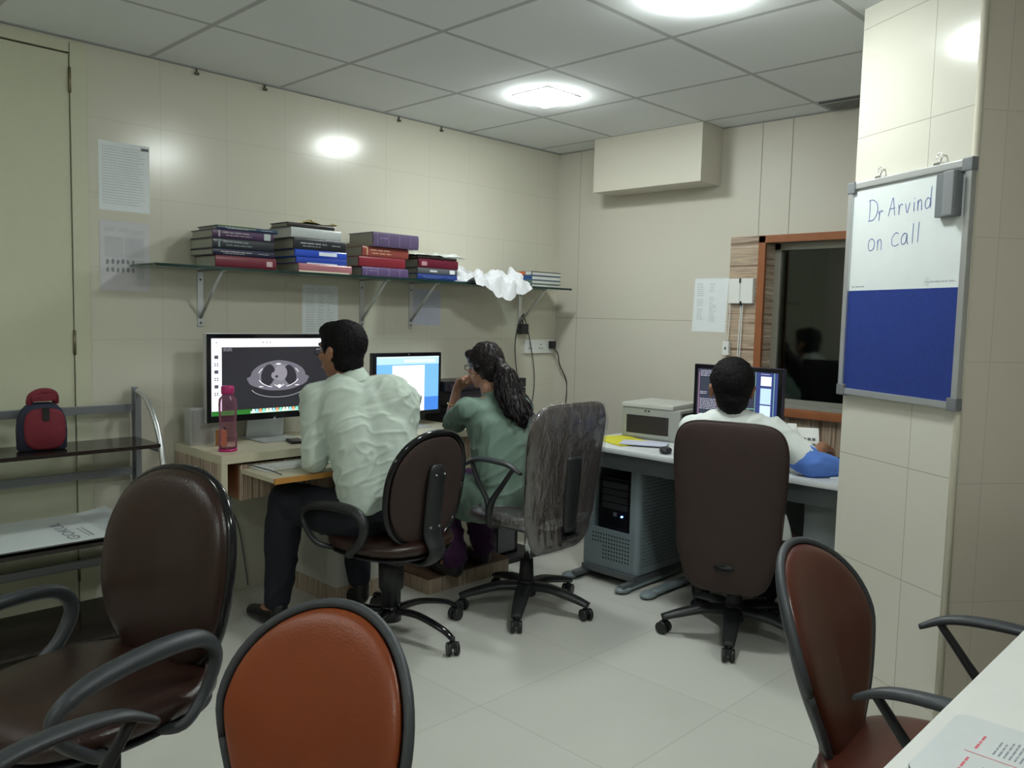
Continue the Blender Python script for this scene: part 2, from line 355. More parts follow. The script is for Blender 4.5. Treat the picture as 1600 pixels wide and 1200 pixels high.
# back wall with the window opening (x 1.50 .. 2.30, z 0.93 .. 1.78)
WX0, WX1, WZ0, WZ1 = 1.478, 2.40, 0.905, 1.79
mb = MB(); mb.b2(-0.12, WX0, 0, 0.16, 0, H); mb.b2(WX1, 5.2, 0, 0.16, 0, H); mb.b2(WX0, WX1, 0, 0.16, 0, WZ0); mb.b2(WX0, WX1, 0, 0.16, WZ1, H)
struct(mb.build('wall_back', m_wall_back))
mb = MB().mat(P('dark_joint', (0.26, 0.24, 0.19), 0.8)); mb.b2(1.438, 1.441, -0.001, 0.0, 1.815, H); mb.b2(1.608, 1.611, -0.001, 0.0, 1.815, H); struct(mb.build('trim_3'))  # dark joint lines between the wall panels above the window
mb = MB(); mb.b2(5.1, 5.2, -6.2, 0.1, 0, H); struct(mb.build('wall_right', m_plain_wall))
mb = MB(); mb.b2(-0.12, 5.2, -6.3, -6.2, 0, H); struct(mb.build('wall_front', m_plain_wall))
# angled tiled pillar, its own frame: origin at the front edge, local +x runs along the tiled face
def pz(z): return 1.35 + (z - 1.35) * PK
PB = V((2.897, -1.484, 0)); PK = 0.945; PD = V((-0.871, 0.491, 0)).normalized(); PN = V((PD.y, -PD.x, 0))
if PN.dot(V((3.6, -4.1, 0)) - PB) < 0: PN = -PN
prz = atan2(PD.y, PD.x)
def pil(u, z, off=0.0): return PB + PD * u + PN * off + V((0, 0, z))
def tol(p):  # world -> pillar local
    d = p - PB; return V((d.dot(PD), d.dot(V((-PD.y, PD.x, 0))), d.z))
A_ = PB + PD * 0.503; D_ = V((2.50, 0.02, 0)); C_ = V((4.02, 0.02, 0))
def walled(name, pts, m, th=0.03):
    pass
side_dir = (C_ - PB).normalized()
mb = MB(); mb.mat(m_pillar)
def vprism(mb, pts, z0, z1):
    lo = [mb.bm.verts.new(tol(V((p.x, p.y, z0)))) for p in pts]; hi = [mb.bm.verts.new(tol(V((p.x, p.y, z1)))) for p in pts]
    n = len(pts); fs = []
    for i in range(n):
        f = mb.bm.faces.new((lo[i], lo[(i + 1) % n], hi[(i + 1) % n], hi[i])); fs.append(f)
    fs += [mb.bm.faces.new(lo[::-1]), mb.bm.faces.new(hi)]
    mb._f(fs); return fs
vprism(mb, [A_, PB + PN * 0.0, PB + side_dir * 0.14, D_ + V((0.25, 0, 0)), D_], 0, H)
o = mb.build('wall_pillar', m_pillar); o.location = PB; o.rotation_euler = (0, 0, prz); struct(o)
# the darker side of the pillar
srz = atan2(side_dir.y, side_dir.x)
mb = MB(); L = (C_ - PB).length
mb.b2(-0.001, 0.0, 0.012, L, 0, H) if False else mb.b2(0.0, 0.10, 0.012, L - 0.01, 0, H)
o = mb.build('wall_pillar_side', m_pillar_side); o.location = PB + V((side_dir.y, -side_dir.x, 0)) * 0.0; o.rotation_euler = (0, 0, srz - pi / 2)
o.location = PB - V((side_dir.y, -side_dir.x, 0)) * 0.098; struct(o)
mb = MB(); mb.tube([(0, 0, 0.0), (0, 0, H)], 0.011, 12); o = mb.build('trim_4', P('tile_edge_bead', (0.62, 0.58, 0.48), 0.25)); o.location = PB - PN * 0.004 - V((0, 0, 0)); struct(o)
# boxed beam under the ceiling
mb = MB(); mb.b2(0.46, 1.20, -0.21, 0.0, 2.10, H, 0.003); struct(mb.build('trim_5', m_wall_back))
mb = MB().mat(P('dark_joint', (0.26, 0.24, 0.19), 0.8)); mb.b2(0.435, 0.443, -0.004, 0.0, 2.14, H); struct(mb.build('trim_6'))  # dark joint line beside the beam
# ceiling edge shadow gap strips along the two walls
mb = MB().mat(P('grid_channel', (0.34, 0.35, 0.35), 0.6)); mb.b2(0, 0.022, -6.0, 0, H - 0.004, H); mb.b2(0, 2.5, -0.022, 0, H - 0.004, H); struct(mb.build('trim_7'))
# windows: teak frame, striped reveal, aluminium frame, dark pane
win = MB(); win.mat(m_teak)
win.b2(WX0 - 0.022, WX0 + 0.018, -0.022, 0.0, WZ0, WZ1 + 0.02, 0.002); win.b2(WX0 - 0.022, WX1, -0.022, 0.0, WZ1 - 0.018, WZ1 + 0.022, 0.002)
win = struct(win.build('window_1'))
mb = MB(); mb.b2(WX0, WX0 + 0.012, 0.0, 0.14, WZ0, WZ1); mb.build('window_reveal', m_strip_h, win)
mb = MB(); mb.b2(WX0, WX1, 0.0, 0.14, WZ1 - 0.012, WZ1); mb.build('window_reveal', m_strip_h, win)
mb = MB(); mb.b2(WX0 - 0.0, WX1, -0.055, 0.14, WZ0 - 0.045, WZ0 - 0.0, 0.012); mb.build('window_sill', m_teak, win)
mb = MB(); mb.b2(WX0 + 0.012, WX1, -0.03, 0.13, WZ0, WZ0 + 0.006); mb.build('sill_top', P('grey_stone_sill', (0.30, 0.29, 0.26), 0.35, noise_amt=0.15), win)
mb = MB(); f0 = WX0 + 0.012
mb.b2(f0, f0 + 0.035, 0.10, 0.14, WZ0, WZ1 - 0.012, 0.003); mb.b2(f0, WX1, 0.10, 0.14, WZ1 - 0.05, WZ1 - 0.012, 0.003); mb.b2(f0, WX1, 0.10, 0.14, WZ0 + 0.006, WZ0 + 0.035, 0.003)
mb.build('window_frame', P('dull_aluminium', (0.45, 0.45, 0.40), 0.35, metal=0.6), win)
mb = MB(); mb.b2(f0 + 0.03, WX1, 0.118, 0.124, WZ0 + 0.03, WZ1 - 0.045); mb.build('pane', m_pane, win)
# dark room behind the pane
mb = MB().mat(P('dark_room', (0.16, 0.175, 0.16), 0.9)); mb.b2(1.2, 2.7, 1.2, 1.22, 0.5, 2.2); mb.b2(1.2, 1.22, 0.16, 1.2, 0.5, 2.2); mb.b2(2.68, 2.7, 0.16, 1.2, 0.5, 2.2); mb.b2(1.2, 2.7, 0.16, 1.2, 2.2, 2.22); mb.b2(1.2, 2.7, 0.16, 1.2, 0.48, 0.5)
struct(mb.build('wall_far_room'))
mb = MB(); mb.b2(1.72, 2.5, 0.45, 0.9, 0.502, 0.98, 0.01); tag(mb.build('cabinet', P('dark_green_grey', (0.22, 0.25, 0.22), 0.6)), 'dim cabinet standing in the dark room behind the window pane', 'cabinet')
for i, (x, s_) in enumerate(((1.93, 1.0), (2.03, 1.15))):
    mb = MB(); mb.lathe([(0.03 * s_, 0), (0.034 * s_, 0.01), (0.034 * s_, 0.10), (0.015 * s_, 0.13), (0.012, 0.16), (0.001, 0.165)], n=16)
    o = mb.build('bottle', P('pale_green_bottle', (0.6, 0.7, 0.65), 0.4)); o.location = (x, 0.6, 0.981)
    tag(o, ('small' if i == 0 else 'larger') + ' pale bottle seen dimly through the dark window, ' + ('left' if i == 0 else 'right') + ' one of the pair', 'bottle', 'bottles behind the window')
# striped laminate panels by and below the window
struct(MB().b2(1.285, WX0 - 0.022, -0.012, 0.0, 0.75, 1.812).build('trim_8', m_strip_h))
struct(MB().b2(1.40, WX1 + 0.05, -0.012, 0.0, 0.0, WZ0 - 0.045).build('trim_9', m_strip_v))
# dark skirting by the rack
struct(MB().b2(0.0, 0.012, -6.0, -2.56, 0.0, 0.0 + 0.09).build('baseboard_left', P('dark_skirting', (0.02, 0.02, 0.02), 0.3)))

# ------------------------------------------------------------------ ceiling fittings
for i, (x, y, k) in enumerate(LAMPS):
    lab = ['lit square downlight in ceiling above the bookshelf corner', 'lit downlight cut by the top edge, nearest the pillar', 'unseen fill downlight added above the metal rack', 'unseen fill downlight added above the white table', 'unseen fill downlight added over the front of the room'][i]
    r = empty('ceiling_light', (x, y, H), 0, lab, 'ceiling light', 'square downlights')
    mb = MB(); a, b = 0.118, 0.096
    for sx, sy, lx, ly in ((0, 1, a, 0.011), (0, -1, a, 0.011), (1, 0, 0.011, b), (-1, 0, 0.011, b)):
        mb.box((sx * (a - 0.011), sy * (a - 0.011), -0.002), (lx * 2, ly * 2, 0.004), None, 0.0008)
    mb.build('frame', P('grey_metal_trim', (0.5, 0.5, 0.5), 0.5), r)
    mb = MB(); mb.prism([(-b, -b), (b, -b), (b, b), (-b, b)], -0.026, -0.001)
    mb.build('diffuser', emi('lamp_diffuser_%d' % i, (0.93, 1.0, 0.97), LAMP * k), r)
g = empty('ceiling_vent', (1.83, -0.28, H), 0, 'dark slatted air vent in the ceiling beside the pillar', 'vent')
mb = MB(); mb.b2(-0.0, 0.55, 0.08, 0.26, -0.006, 0.0); mb.build('backing', P('dark_void', (0.10, 0.10, 0.10), 0.8), g)
for k in range(5):
    mb = MB(); mb.box((0.275, 0.10 + k * 0.036, -0.009), (0.55, 0.012, 0.005), None, 0.001); mb.build('slat', P('grey_slat', (0.3, 0.3, 0.3), 0.5), g)
for k, (yy) in enumerate((-2.44, -2.11, -1.32, -1.02)):
    mb = MB(); mb.cyl((0.006, 0, 0), (0.006, 0, -0.018), 0.004, 8); mb.b2(0.0, 0.016, -0.008, 0.008, -0.026, -0.016, 0.001)
    o = mb.build('wall_clip', P('rusty_nail', (0.10, 0.09, 0.07), 0.6)); o.location = (0, yy, H - 0.004)
    tag(o, ['metal clip under the ceiling, nearest the door', 'metal clip under the ceiling, second from the door', 'metal clip under the ceiling, third from the door', 'metal clip under the ceiling, nearest the corner'][k], 'clip', 'clips at the top of the tiled wall')

# ------------------------------------------------------------------ papers and boxes on walls
def wall_left_fn(x0, y0, z0): return lambda a, b: V((x0, y0 + a, z0 + b))
def wall_back_fn(x0, y0, z0): return lambda a, b: V((x0 + a, y0, z0 + b))
def sheet(mb, fn, w, h, bow=0.004, nx=6, nz=6, out=V((1, 0, 0)), skew=0.0):
    g = [[fn(w * i / nx + skew * j / nz, h * j / nz) + out * (0.0012 + bow * abs(sin(i / nx * pi * 1.3)) * (j / nz) ** 2) for i in range(nx + 1)] for j in range(nz + 1)]
    vs = [[mb.bm.verts.new(p) for p in r] for r in g]
    mb._f([mb.bm.faces.new((vs[j][i], vs[j][i + 1], vs[j + 1][i + 1], vs[j + 1][i])) for j in range(nz) for i in range(nx)], True)
rnd = random.Random(3)
def paper_left(y0, z0, w, h, label, rows, m=m_paper, kind=0):
    r = empty('paper_notice', (0, y0, z0), 0, label, 'paper notice')
    mb = MB(); sheet(mb, lambda a, b: V((0, a, b)), w, h, 0.0); mb.build('sheet', m, r, recalc=False)
    mb = MB(); fn = lambda a, b: V((0.0022, a, b))
    if kind == 1:
        for (a0, a1, b0, b1) in ((0.02, 0.06, 0.245, 0.262), (0.08, 0.12, 0.248, 0.262), (0.13, 0.18, 0.235, 0.256)):
            for q in range(3): scribble(mb.mat(m_ink_pale), fn, a0, a1, b1 - q * 0.006, 0.0035, rnd)
        for q in range(15):
            for c0, c1 in ((0.02, 0.095), (0.102, 0.18)): scribble(mb.mat(m_ink_pale), fn, c0, c1, 0.224 - q * 0.0057, 0.0036, rnd)
        for q in range(14): scribble(mb.mat(m_ink_pale), fn, 0.15, 0.18, 0.13 - q * 0.0057, 0.0036, rnd)
        mb.mat(m_ink)
        for rr in range(2):
            for c in range(6):
                cx = 0.03 + c * 0.021; cz = 0.122 - rr * 0.034
                mb.poly([fn(cx + 0.008 * cos(t * pi / 4) * rnd.uniform(.5, 1.1), cz + 0.013 * sin(t * pi / 4) * rnd.uniform(.6, 1.1)) for t in range(8)])
    elif kind == 2:
        for q in range(rows):
            for c0, c1 in ((0.02, 0.07), (0.08, 0.12), (0.13, 0.17)): scribble(mb.mat(m_ink_pale), fn, c0 * w / 0.19, c1 * w / 0.19 * rnd.uniform(.8, 1), h - 0.02 - q * (h - 0.03) / rows, 0.004, rnd)
    else:
        for q in range(rows): scribble(mb.mat(m_ink_pale), fn, 0.015, w - rnd.uniform(0.015, 0.05), h - 0.022 - q * (h - 0.04) / rows, 0.0032, rnd)
    mb.build('print', None, r, recalc=False)
    return r
r = paper_left(-2.858, 1.752, 0.208, 0.283, 'upper white sheet of faint handwriting taped on tiles by the door', 22)
mb = MB(); mb.b2(0.002, 0.004, 0.175, 0.205, 0.263, 0.272); mb.build('clip', m_greyd, r)
paper_left(-2.858, 1.418, 0.205, 0.292, 'lower printed article with rows of small dark figures on tiles by the door', 0, P('pale_pink_paper', (0.60, 0.59, 0.62), 0.8), 1)
paper_left(-1.905, 1.17, 0.21, 0.315, 'white printed list taped to the tiles just below the glass bookshelf', 24, m_paper, 2)
paper_left(-1.20, 1.29, 0.20, 0.20, 'pale lavender sheet on the tiles behind the third shelf bracket', 10, m_lav)
r = empty('paper_notice', (1.05, 0, 1.29), 0, 'white printed list taped to the wall left of the striped panel', 'paper notice')
mb = MB(); sheet(mb, lambda a, b: V((a, 0, b)), 0.215, 0.30, 0.0, out=V((0, -1, 0)), skew=0.012); mb.build('sheet', m_paper, r, recalc=False)
mb = MB().mat(m_ink_pale)
for q in range(20):
    for c0, c1 in ((0.03, 0.075), (0.11, 0.16)):
        if rnd.random() < 0.85: scribble(mb, lambda a, b: V((a, -0.0024, b)), c0, c1 * rnd.uniform(.8, 1), 0.27 - q * 0.011, 0.005, rnd)
mb.build('print', None, r, recalc=False)
# white switch boxes with cords on the striped panel
r = empty('junction_box', (1.30, -0.012, 1.45), 0, 'white double junction box with cords on the striped panel', 'junction box')
MB().b2(0, 0.068, -0.03, 0, 0, 0.135, 0.004).build('cover', m_white, r); MB().b2(0.070, 0.145, -0.03, 0, 0, 0.135, 0.004).build('cover', m_white, r)
mb = MB(); mb.b2(0.064, 0.074, -0.034, -0.02, 0.11, 0.135, 0.002); mb.b2(0.072, 0.082, -0.034, -0.02, -0.012, 0.012, 0.002); mb.build('latch', m_black, r)
for xs in ((0.07, 0.066), (0.079, 0.078)):
    MB().tube([(xs[0], -0.012, 0.0), (xs[1] - 0.003, -0.010, -0.2), (xs[1] - 0.012, -0.008, -0.55)], 0.0032, 8, 6).build('cord', m_white, r)
MB().tube([(0.004, -0.012, 0.03), (0.002, -0.01, -0.1), (-0.004, -0.008, -0.21)], 0.0028, 8, 6).build('cord', m_white, r)
r = empty('call_switch', (1.272, -0.003, 1.165), 0, 'small white box hanging on a cord left of the striped panel edge', 'switch')
MB().b2(0, 0.04, -0.032, -0.010, 0, 0.075, 0.004).build('housing', m_white, r); MB().b2(0.015, 0.025, -0.035, -0.031, 0.03, 0.045, 0.001).build('button', m_greyd, r)
# socket board by the corner
r = empty('socket_board', (0, -0.30, 1.115), 0, 'white socket board on the tiles by the room corner', 'socket board')
MB().b2(0.0, 0.014, 0, 0.275, 0, 0.088, 0.004).build('plate', m_white, r)
for k, yy in enumerate((0.05, 0.15)):
    mb = MB().mat(m_greyd)
    for a, b in ((0, 0.012), (-0.012, -0.012), (0.012, -0.012)): mb.cyl((0.0135, yy + a, 0.045 + b), (0.0165, yy + a, 0.045 + b), 0.0042, 10)
    mb.build('socket', None, r)
MB().b2(0.012, 0.018, 0.185, 0.2, 0.03, 0.06, 0.002).build('rocker_switch', m_white, r)
r = empty('mains_plug', (0.015, -0.06, 1.16), 0, 'black plug and cord in the socket beside the room corner', 'plug')
MB().b2(0.0, 0.035, -0.02, 0.02, -0.015, 0.035, 0.008).build('plug', m_black, r)
MB().tube([(0.03, 0.0, -0.01), (0.06, 0.01, -0.05), (0.07, 0.02, -0.12), (0.10, 0.06, -0.24), (0.10, 0.05, -0.42)], 0.004, 8, 8).build('cord', m_black, r)
r = empty('power_adaptor', (0.012, -0.345, 1.24), 0, 'black power adaptor hanging from the last shelf bracket', 'power adaptor')
MB().b2(0.0, 0.045, -0.03, 0.03, 0, 0.065, 0.006).build('housing', m_black, r)
MB().tube([(0.02, 0, 0.062), (0.02, 0.0, 0.10), (0.03, -0.004, 0.13)], 0.004, 8, 6).build('cord', m_black, r)
MB().tube([(0.02, -0.005, 0.12), (0.02, -0.04, 0.06), (0.02, -0.065, -0.08), (0.03, -0.05, -0.25), (0.05, -0.04, -0.3)], 0.003, 8, 8).build('cord', m_black, r)
MB().tube([(0.02, 0.005, 0.12), (0.02, 0.04, 0.05), (0.02, 0.075, -0.06), (0.03, 0.10, -0.2), (0.04, 0.10, -0.33), (0.04, 0.08, -0.45)], 0.003, 8, 8).build('cord', m_black, r)

# ------------------------------------------------------------------ glass shelf on brackets
ST = 1.532
sh = empty('glass_shelf', (0, -2.74, ST), 0, 'long clear glass wall shelf on steel brackets, loaded with books', 'shelf')
MB().mat(m_glass).b2(0.004, 0.272, 0.002, 2.575, -0.011, 0).build('glass_panel', None, sh)
MB().b2(0.272, 0.275, 0, 2.577, -0.0115, 0.0).build('front_edge', m_glass_edge, sh)
for k, (yy) in enumerate((-2.43, -1.55, -1.22, -0.345)):
    mb = MB(); y = yy + 2.74
    mb.b2(0.001, 0.006, y - 0.014, y + 0.014, -0.262, -0.012, 0.001); mb.b2(0.001, 0.24, y - 0.012, y + 0.012, -0.017, -0.012, 0.001)
    br = mb.build('bracket', m_alu, sh)
    mb = MB(); mb.tube([(0.006, y, -0.222), (0.215, y, -0.018)], 0.0085, 8, flat=0.6); mb.build('strut', m_alu, br)
    [MB().cyl((0.005, y, zz), (0.0085, y, zz), 0.005, 10).build('screw', m_greyd, br) for zz in (-0.05, -0.245)]
# ------------------------------------------------------------------ books
cover_mats = {}
def cov(c, r=0.3):
    k = 'cover_%d_%d_%d' % tuple(int(x * 255) for x in c)
    return P(k, c, r, noise_amt=0.06)
def book(loc, L, D, T, color, label, group, rz=0.0, spine_side='x', marks=0, pages=None, sticker=None, band=None, tone=(0.5, 0.5, 0.5), rough=0.28):
    """flat lying book: length L along y, depth D along x behind the spine at x=0, thickness T"""
    r = empty('book', loc, rz, label, 'book', group)
    cm = cov(color, rough); c = 0.0035
    mb = MB().mat(cm); mb.b2(-D, 0, 0, L, 0, c, 0.001); mb.b2(-D, 0, 0, L, T - c, T, 0.001)
    mb.rings([[V((0.004 * cos(a) * 1.3 - 0.0005, yy, T / 2 + (T / 2 - 0.0002) * sin(a))) for a in [(-pi / 2 + pi * k / 8) for k in range(9)]] + [V((-0.004, yy, T)), V((-0.004, yy, 0))] for yy in (0, L)], smooth=False)
    cvr = mb.build('cover', None, r)
    MB().b2(-D + 0.006, -0.004, 0.005, L - 0.005, c, T - c).build('pages', pages or m_pages, r)
    if marks:
        mb = MB(); fn = lambda a, b: V((0.0056, a, b)); rr = random.Random(int(L * 1e5 + T * 1e4 + loc[2] * 1e3))
        mk = cov(tone, 0.5); mb.mat(mk)
        if marks == 1:
            scribble(mb, fn, L * 0.12, L * 0.62, T * 0.55, T * 0.2, rr); scribble(mb, fn, L * 0.16, L * 0.5, T * 0.3, T * 0.13, rr); scribble(mb, fn, L * 0.72, L * 0.9, T * 0.5, T * 0.14, rr)
        elif marks == 2:
            scribble(mb, fn, L * 0.16, L * 0.58, T * 0.66, T * 0.22, rr); scribble(mb, fn, L * 0.2, L * 0.62, T * 0.34, T * 0.18, rr); quad(mb, fn, L * 0.08, L * 0.11, T * 0.12, T * 0.88)
        elif marks == 3:
            for q in range(4): quad(mb, fn, L * (0.08 + 0.24 * q), L * (0.092 + 0.24 * q), T * 0.08, T * 0.92)
            scribble(mb, fn, L * 0.14, L * 0.3, T * 0.6, T * 0.16, rr)
        mb.build('title', None, cvr, recalc=False)
    if band:
        mb = MB().mat(cov(band[0], 0.2)); quad(mb, lambda a, b: V((0.0053, a, b)), L * band[1], L * band[2], T * band[3], T * band[4]); mb.build('spine_band', None, cvr, recalc=False)
    if sticker:
        MB().b2(0.0045, 0.0060, L * sticker[0], L * sticker[1], T * sticker[2], T * sticker[3]).build('sticker', P('sticker_' + str(sticker[4]), sticker[4], 0.6), cvr)
    return r
SX = 0.248; bz = ST + 0.0005
def stack(y0, items, group, x=SX):
    z = bz
    for it in items:
        dy, L, D, T, c, lab, kw = it
        kw = dict(kw); dx = kw.pop('dx', 0.0)
        book((x + dx, y0 + dy, z), L, D, T, c, lab, group, **kw); z += T + 0.0004
stack(-2.487, [
    (0.012, 0.285, 0.20, 0.050, (0.16, 0.018, 0.035), 'thick maroon book at the bottom of the leftmost shelf stack', dict(sticker=(0.83, 0.93, 0.25, 0.7, (0.6, 0.45, 0.45)))),
    (0.0, 0.288, 0.215, 0.029, (0.018, 0.018, 0.05), 'thin dark navy book second from bottom of the leftmost stack', dict(marks=1)),
    (0.0, 0.285, 0.215, 0.044, (0.022, 0.026, 0.035), 'thick charcoal book in the middle of the leftmost stack', dict(marks=2, tone=(0.2, 0.25, 0.25))),
    (0.0, 0.285, 0.21, 0.036, (0.065, 0.03, 0.085), 'dark purple book with pale sticker, second from top of leftmost stack', dict(marks=2, tone=(0.35, 0.3, 0.34), sticker=(0.83, 0.94, 0.1, 0.9, (0.45, 0.5, 0.5)))),
    (0.020, 0.285, 0.19, 0.018, (0.035, 0.06, 0.12), 'thin blue and green book on top of the leftmost stack', dict(marks=1, tone=(0.7, 0.75, 0.7), band=((0.10, 0.16, 0.05), 0.0, 0.6, 0.75, 1.0))),
], 'books in the leftmost shelf stack')
stack(-2.10, [
    (0.018, 0.29, 0.20, 0.040, (0.42, 0.17, 0.20), 'pink book in crumpled plastic at the bottom of the second stack', dict(dx=0.012, rough=0.15, band=((0.7, 0.62, 0.5), 0.0, 0.95, 0.0, 0.18))),
    (0.012, 0.275, 0.20, 0.029, (0.03, 0.07, 0.42), 'lower of the two bright blue books in the second stack', dict(rough=0.12, band=((0.75, 0.8, 0.9), 0.2, 0.8, 0.0, 0.16))),
    (0.006, 0.28, 0.20, 0.034, (0.03, 0.08, 0.50), 'upper of the two bright blue books, shiny spine, second stack', dict(rough=0.12, marks=0, band=((0.75, 0.8, 0.9), 0.45, 0.8, 0.3, 0.8))),
    (0.0, 0.28, 0.215, 0.052, (0.02, 0.021, 0.026), 'thick black book lettered pale in the second stack', dict(marks=1, tone=(0.32, 0.34, 0.36), band=((0.5, 0.52, 0.55), 0.6, 1.0, 0.93, 1.0))),
    (-0.012, 0.27, 0.20, 0.047, (0.46, 0.49, 0.49), 'thick white book under the black topmost one, second stack', dict(dx=-0.005, pages=m_pages_l, tone=(0.35, 0.35, 0.35))),
    (-0.02, 0.25, 0.16, 0.022, (0.025, 0.02, 0.018), 'small black notebook with yellowed pages on top of the second stack', dict(dx=-0.02)),
], 'books in the second shelf stack')
# yellowed page block visible at the front of the notebook
stack(-1.722, [
    (0.0, 0.285, 0.20, 0.046, (0.115, 0.075, 0.18), 'faded violet book at the bottom of the third stack', dict(marks=3, tone=(0.3, 0.25, 0.42))),
    (-0.02, 0.285, 0.20, 0.050, (0.22, 0.020, 0.034), 'plain crimson book, second from bottom of the third stack', dict()),
    (0.0, 0.285, 0.20, 0.050, (0.25, 0.055, 0.045), 'brick red book with gold lettering in the third stack', dict(marks=2, tone=(0.55, 0.33, 0.2))),
    (0.05, 0.285, 0.215, 0.072, (0.10, 0.072, 0.145), 'thick violet grey book overhanging the top of the third stack', dict(dx=0.02, marks=3, tone=(0.2, 0.16, 0.3))),
], 'books in the third shelf stack')
stack(-1.375, [
    (0.0, 0.275, 0.20, 0.031, (0.022, 0.045, 0.20), 'dark blue book at the bottom of the fourth stack', dict(marks=1, tone=(0.12, 0.18, 0.4))),
    (0.0, 0.275, 0.20, 0.030, (0.09, 0.10, 0.11), 'grey book with white labels, second from bottom of fourth stack', dict(sticker=(0.8, 0.93, 0.15, 0.85, (0.7, 0.72, 0.75)), marks=0, band=((0.6, 0.6, 0.62), 0.3, 0.48, 0.35, 0.65))),
    (0.006, 0.275, 0.20, 0.047, (0.11, 0.008, 0.025), 'maroon book with small label in the fourth stack', dict(sticker=(0.07, 0.2, 0.25, 0.7, (0.45, 0.25, 0.27)))),
    (0.0, 0.27, 0.20, 0.013, (0.02, 0.012, 0.012), 'thin black folder on top of the fourth stack', dict()),
], 'books in the fourth shelf stack')
# stack by the corner, turned: spines face the room front, pages face right
z = bz
for (T, c, lab, kw) in ((0.019, (0.10, 0.14, 0.12), 'thin grey green book at the bottom of the corner stack', {}), (0.022, (0.10, 0.16, 0.14), 'pale green book second from bottom of the corner stack', {}),
                        (0.026, (0.03, 0.08, 0.25), 'blue book second from top of the corner stack', {}), (0.024, (0.03, 0.025, 0.025), 'dark topmost book with orange and white spine, corner stack', dict(band=((0.65, 0.16, 0.06), 0.3, 0.72, 0.1, 0.95), sticker=(0.74, 0.98, 0.1, 0.9, (0.6, 0.62, 0.6))))):
    r = empty('book', (0.03, -0.48, z), 0, lab, 'book', 'books in the corner shelf stack'); L = 0.2
    mb = MB().mat(cov(c)); mb.b2(0, L, 0, 0.26, 0, 0.003, 0.001); mb.b2(0, L, 0, 0.26, T - 0.003, T, 0.001); mb.b2(0, L, -0.002, 0.002, 0, T, 0.001); mb.build('cover', None, r)
    MB().b2(0.004, L - 0.004, 0.003, 0.254, 0.003, T - 0.003).build('pages', m_pages_l, r)
    if 'band' in kw:
        b_ = kw['band']; mb = MB().mat(cov(b_[0])); quad(mb, lambda a, b: V((a, -0.0026, b)), L * b_[1], L * b_[2], T * b_[3], T * b_[4]); mb.build('spine_band', None, r, recalc=False)
        s_ = kw['sticker']; mb = MB().mat(cov(s_[4])); quad(mb, lambda a, b: V((a, -0.0026, b)), L * s_[0], L * s_[1], T * s_[2], T * s_[3]); mb.build('sticker', None, r, recalc=False)
    z += T + 0.0004
# crumpled papers on the shelf
def crumple(name, loc, w, d, amp, seed, mat, label, cat, nx=26, ny=22, droop=None, lift=0.0, rz=0.0, facet=1.0):
    mb = MB(); rr = random.Random(seed); off = V((seed * 3.1, seed * 1.7, 0)); vs = []
    for j in range(ny + 1):
        row = []
        for i in range(nx + 1):
            a = (i / nx - 0.5) * w; b = (j / ny - 0.5) * d
            n = noise.cell_vector(V((a * 26, b * 26, 0)) + off) * 0.3
            h = abs(noise.turbulence_vector(V((a * 9, b * 9, 0)) + off, 3, True).x) * amp
            h2 = noise.noise(V((a * 14, b * 14, 3)) + off) * amp * 0.6
            edge = min(1, min(i, nx - i, j, ny - j) / 3)
            p = V((a + n.x * 0.05, b + n.y * 0.05, 0.002 + max(0.0, (h + h2) * (0.35 + 0.65 * edge)) + lift))
            if droop: p = droop(p)
            row.append(mb.bm.verts.new(p))
        vs.append(row)
    mb._f([mb.bm.faces.new((vs[j][i], vs[j][i + 1], vs[j + 1][i + 1], vs[j + 1][i])) for j in range(ny) for i in range(nx)], False)
    o = mb.build(name, mat, recalc=False); o.location = loc; o.rotation_euler = (0, 0, rz); tag(o, label, cat); return o
def dr(p):
    lim = 0.135
    if p.x > lim: 
        e = p.x - lim; p = V((lim + 0.02 + e * 0.22 + abs(sin(p.y * 30)) * 0.012, p.y, p.z - e * 0.95 * (0.5 + 0.5 * cos((p.y - 0.03) * 9))))
    return p
crumple('crumpled_paper', (0.165, -0.83, ST + 0.001), 0.46, 0.44, 0.11, 5, P('bright_white_paper', (0.66, 0.67, 0.70), 0.7), 'crumpled white paper spilling over the shelf edge', 'paper', droop=dr)
o = MB().b2(-0.1, 0.1, -0.13, 0.13, 0, 0.006, 0.001).build('folder', m_lav); o.location = (0.15, -1.0, ST + 0.0005); o.rotation_euler = (0, 0, 0.1); tag(o, 'flat lavender folder under the crumpled white paper on the shelf', 'folder')
crumple('plastic_bag', (0.14, -1.20, ST + 0.1235), 0.20, 0.36, 0.035, 9, P('clear_crinkled_plastic', (0.60, 0.63, 0.60), 0.25), 'crinkled pale plastic bag lying on the fourth book stack', 'plastic bag')
crumple('plastic_bag', (0.14, -1.94, ST + 0.2275), 0.15, 0.18, 0.028, 12, P('yellow_wrap', (0.50, 0.42, 0.20), 0.3), 'yellowish plastic wrap lying on top of the second book stack', 'plastic bag')

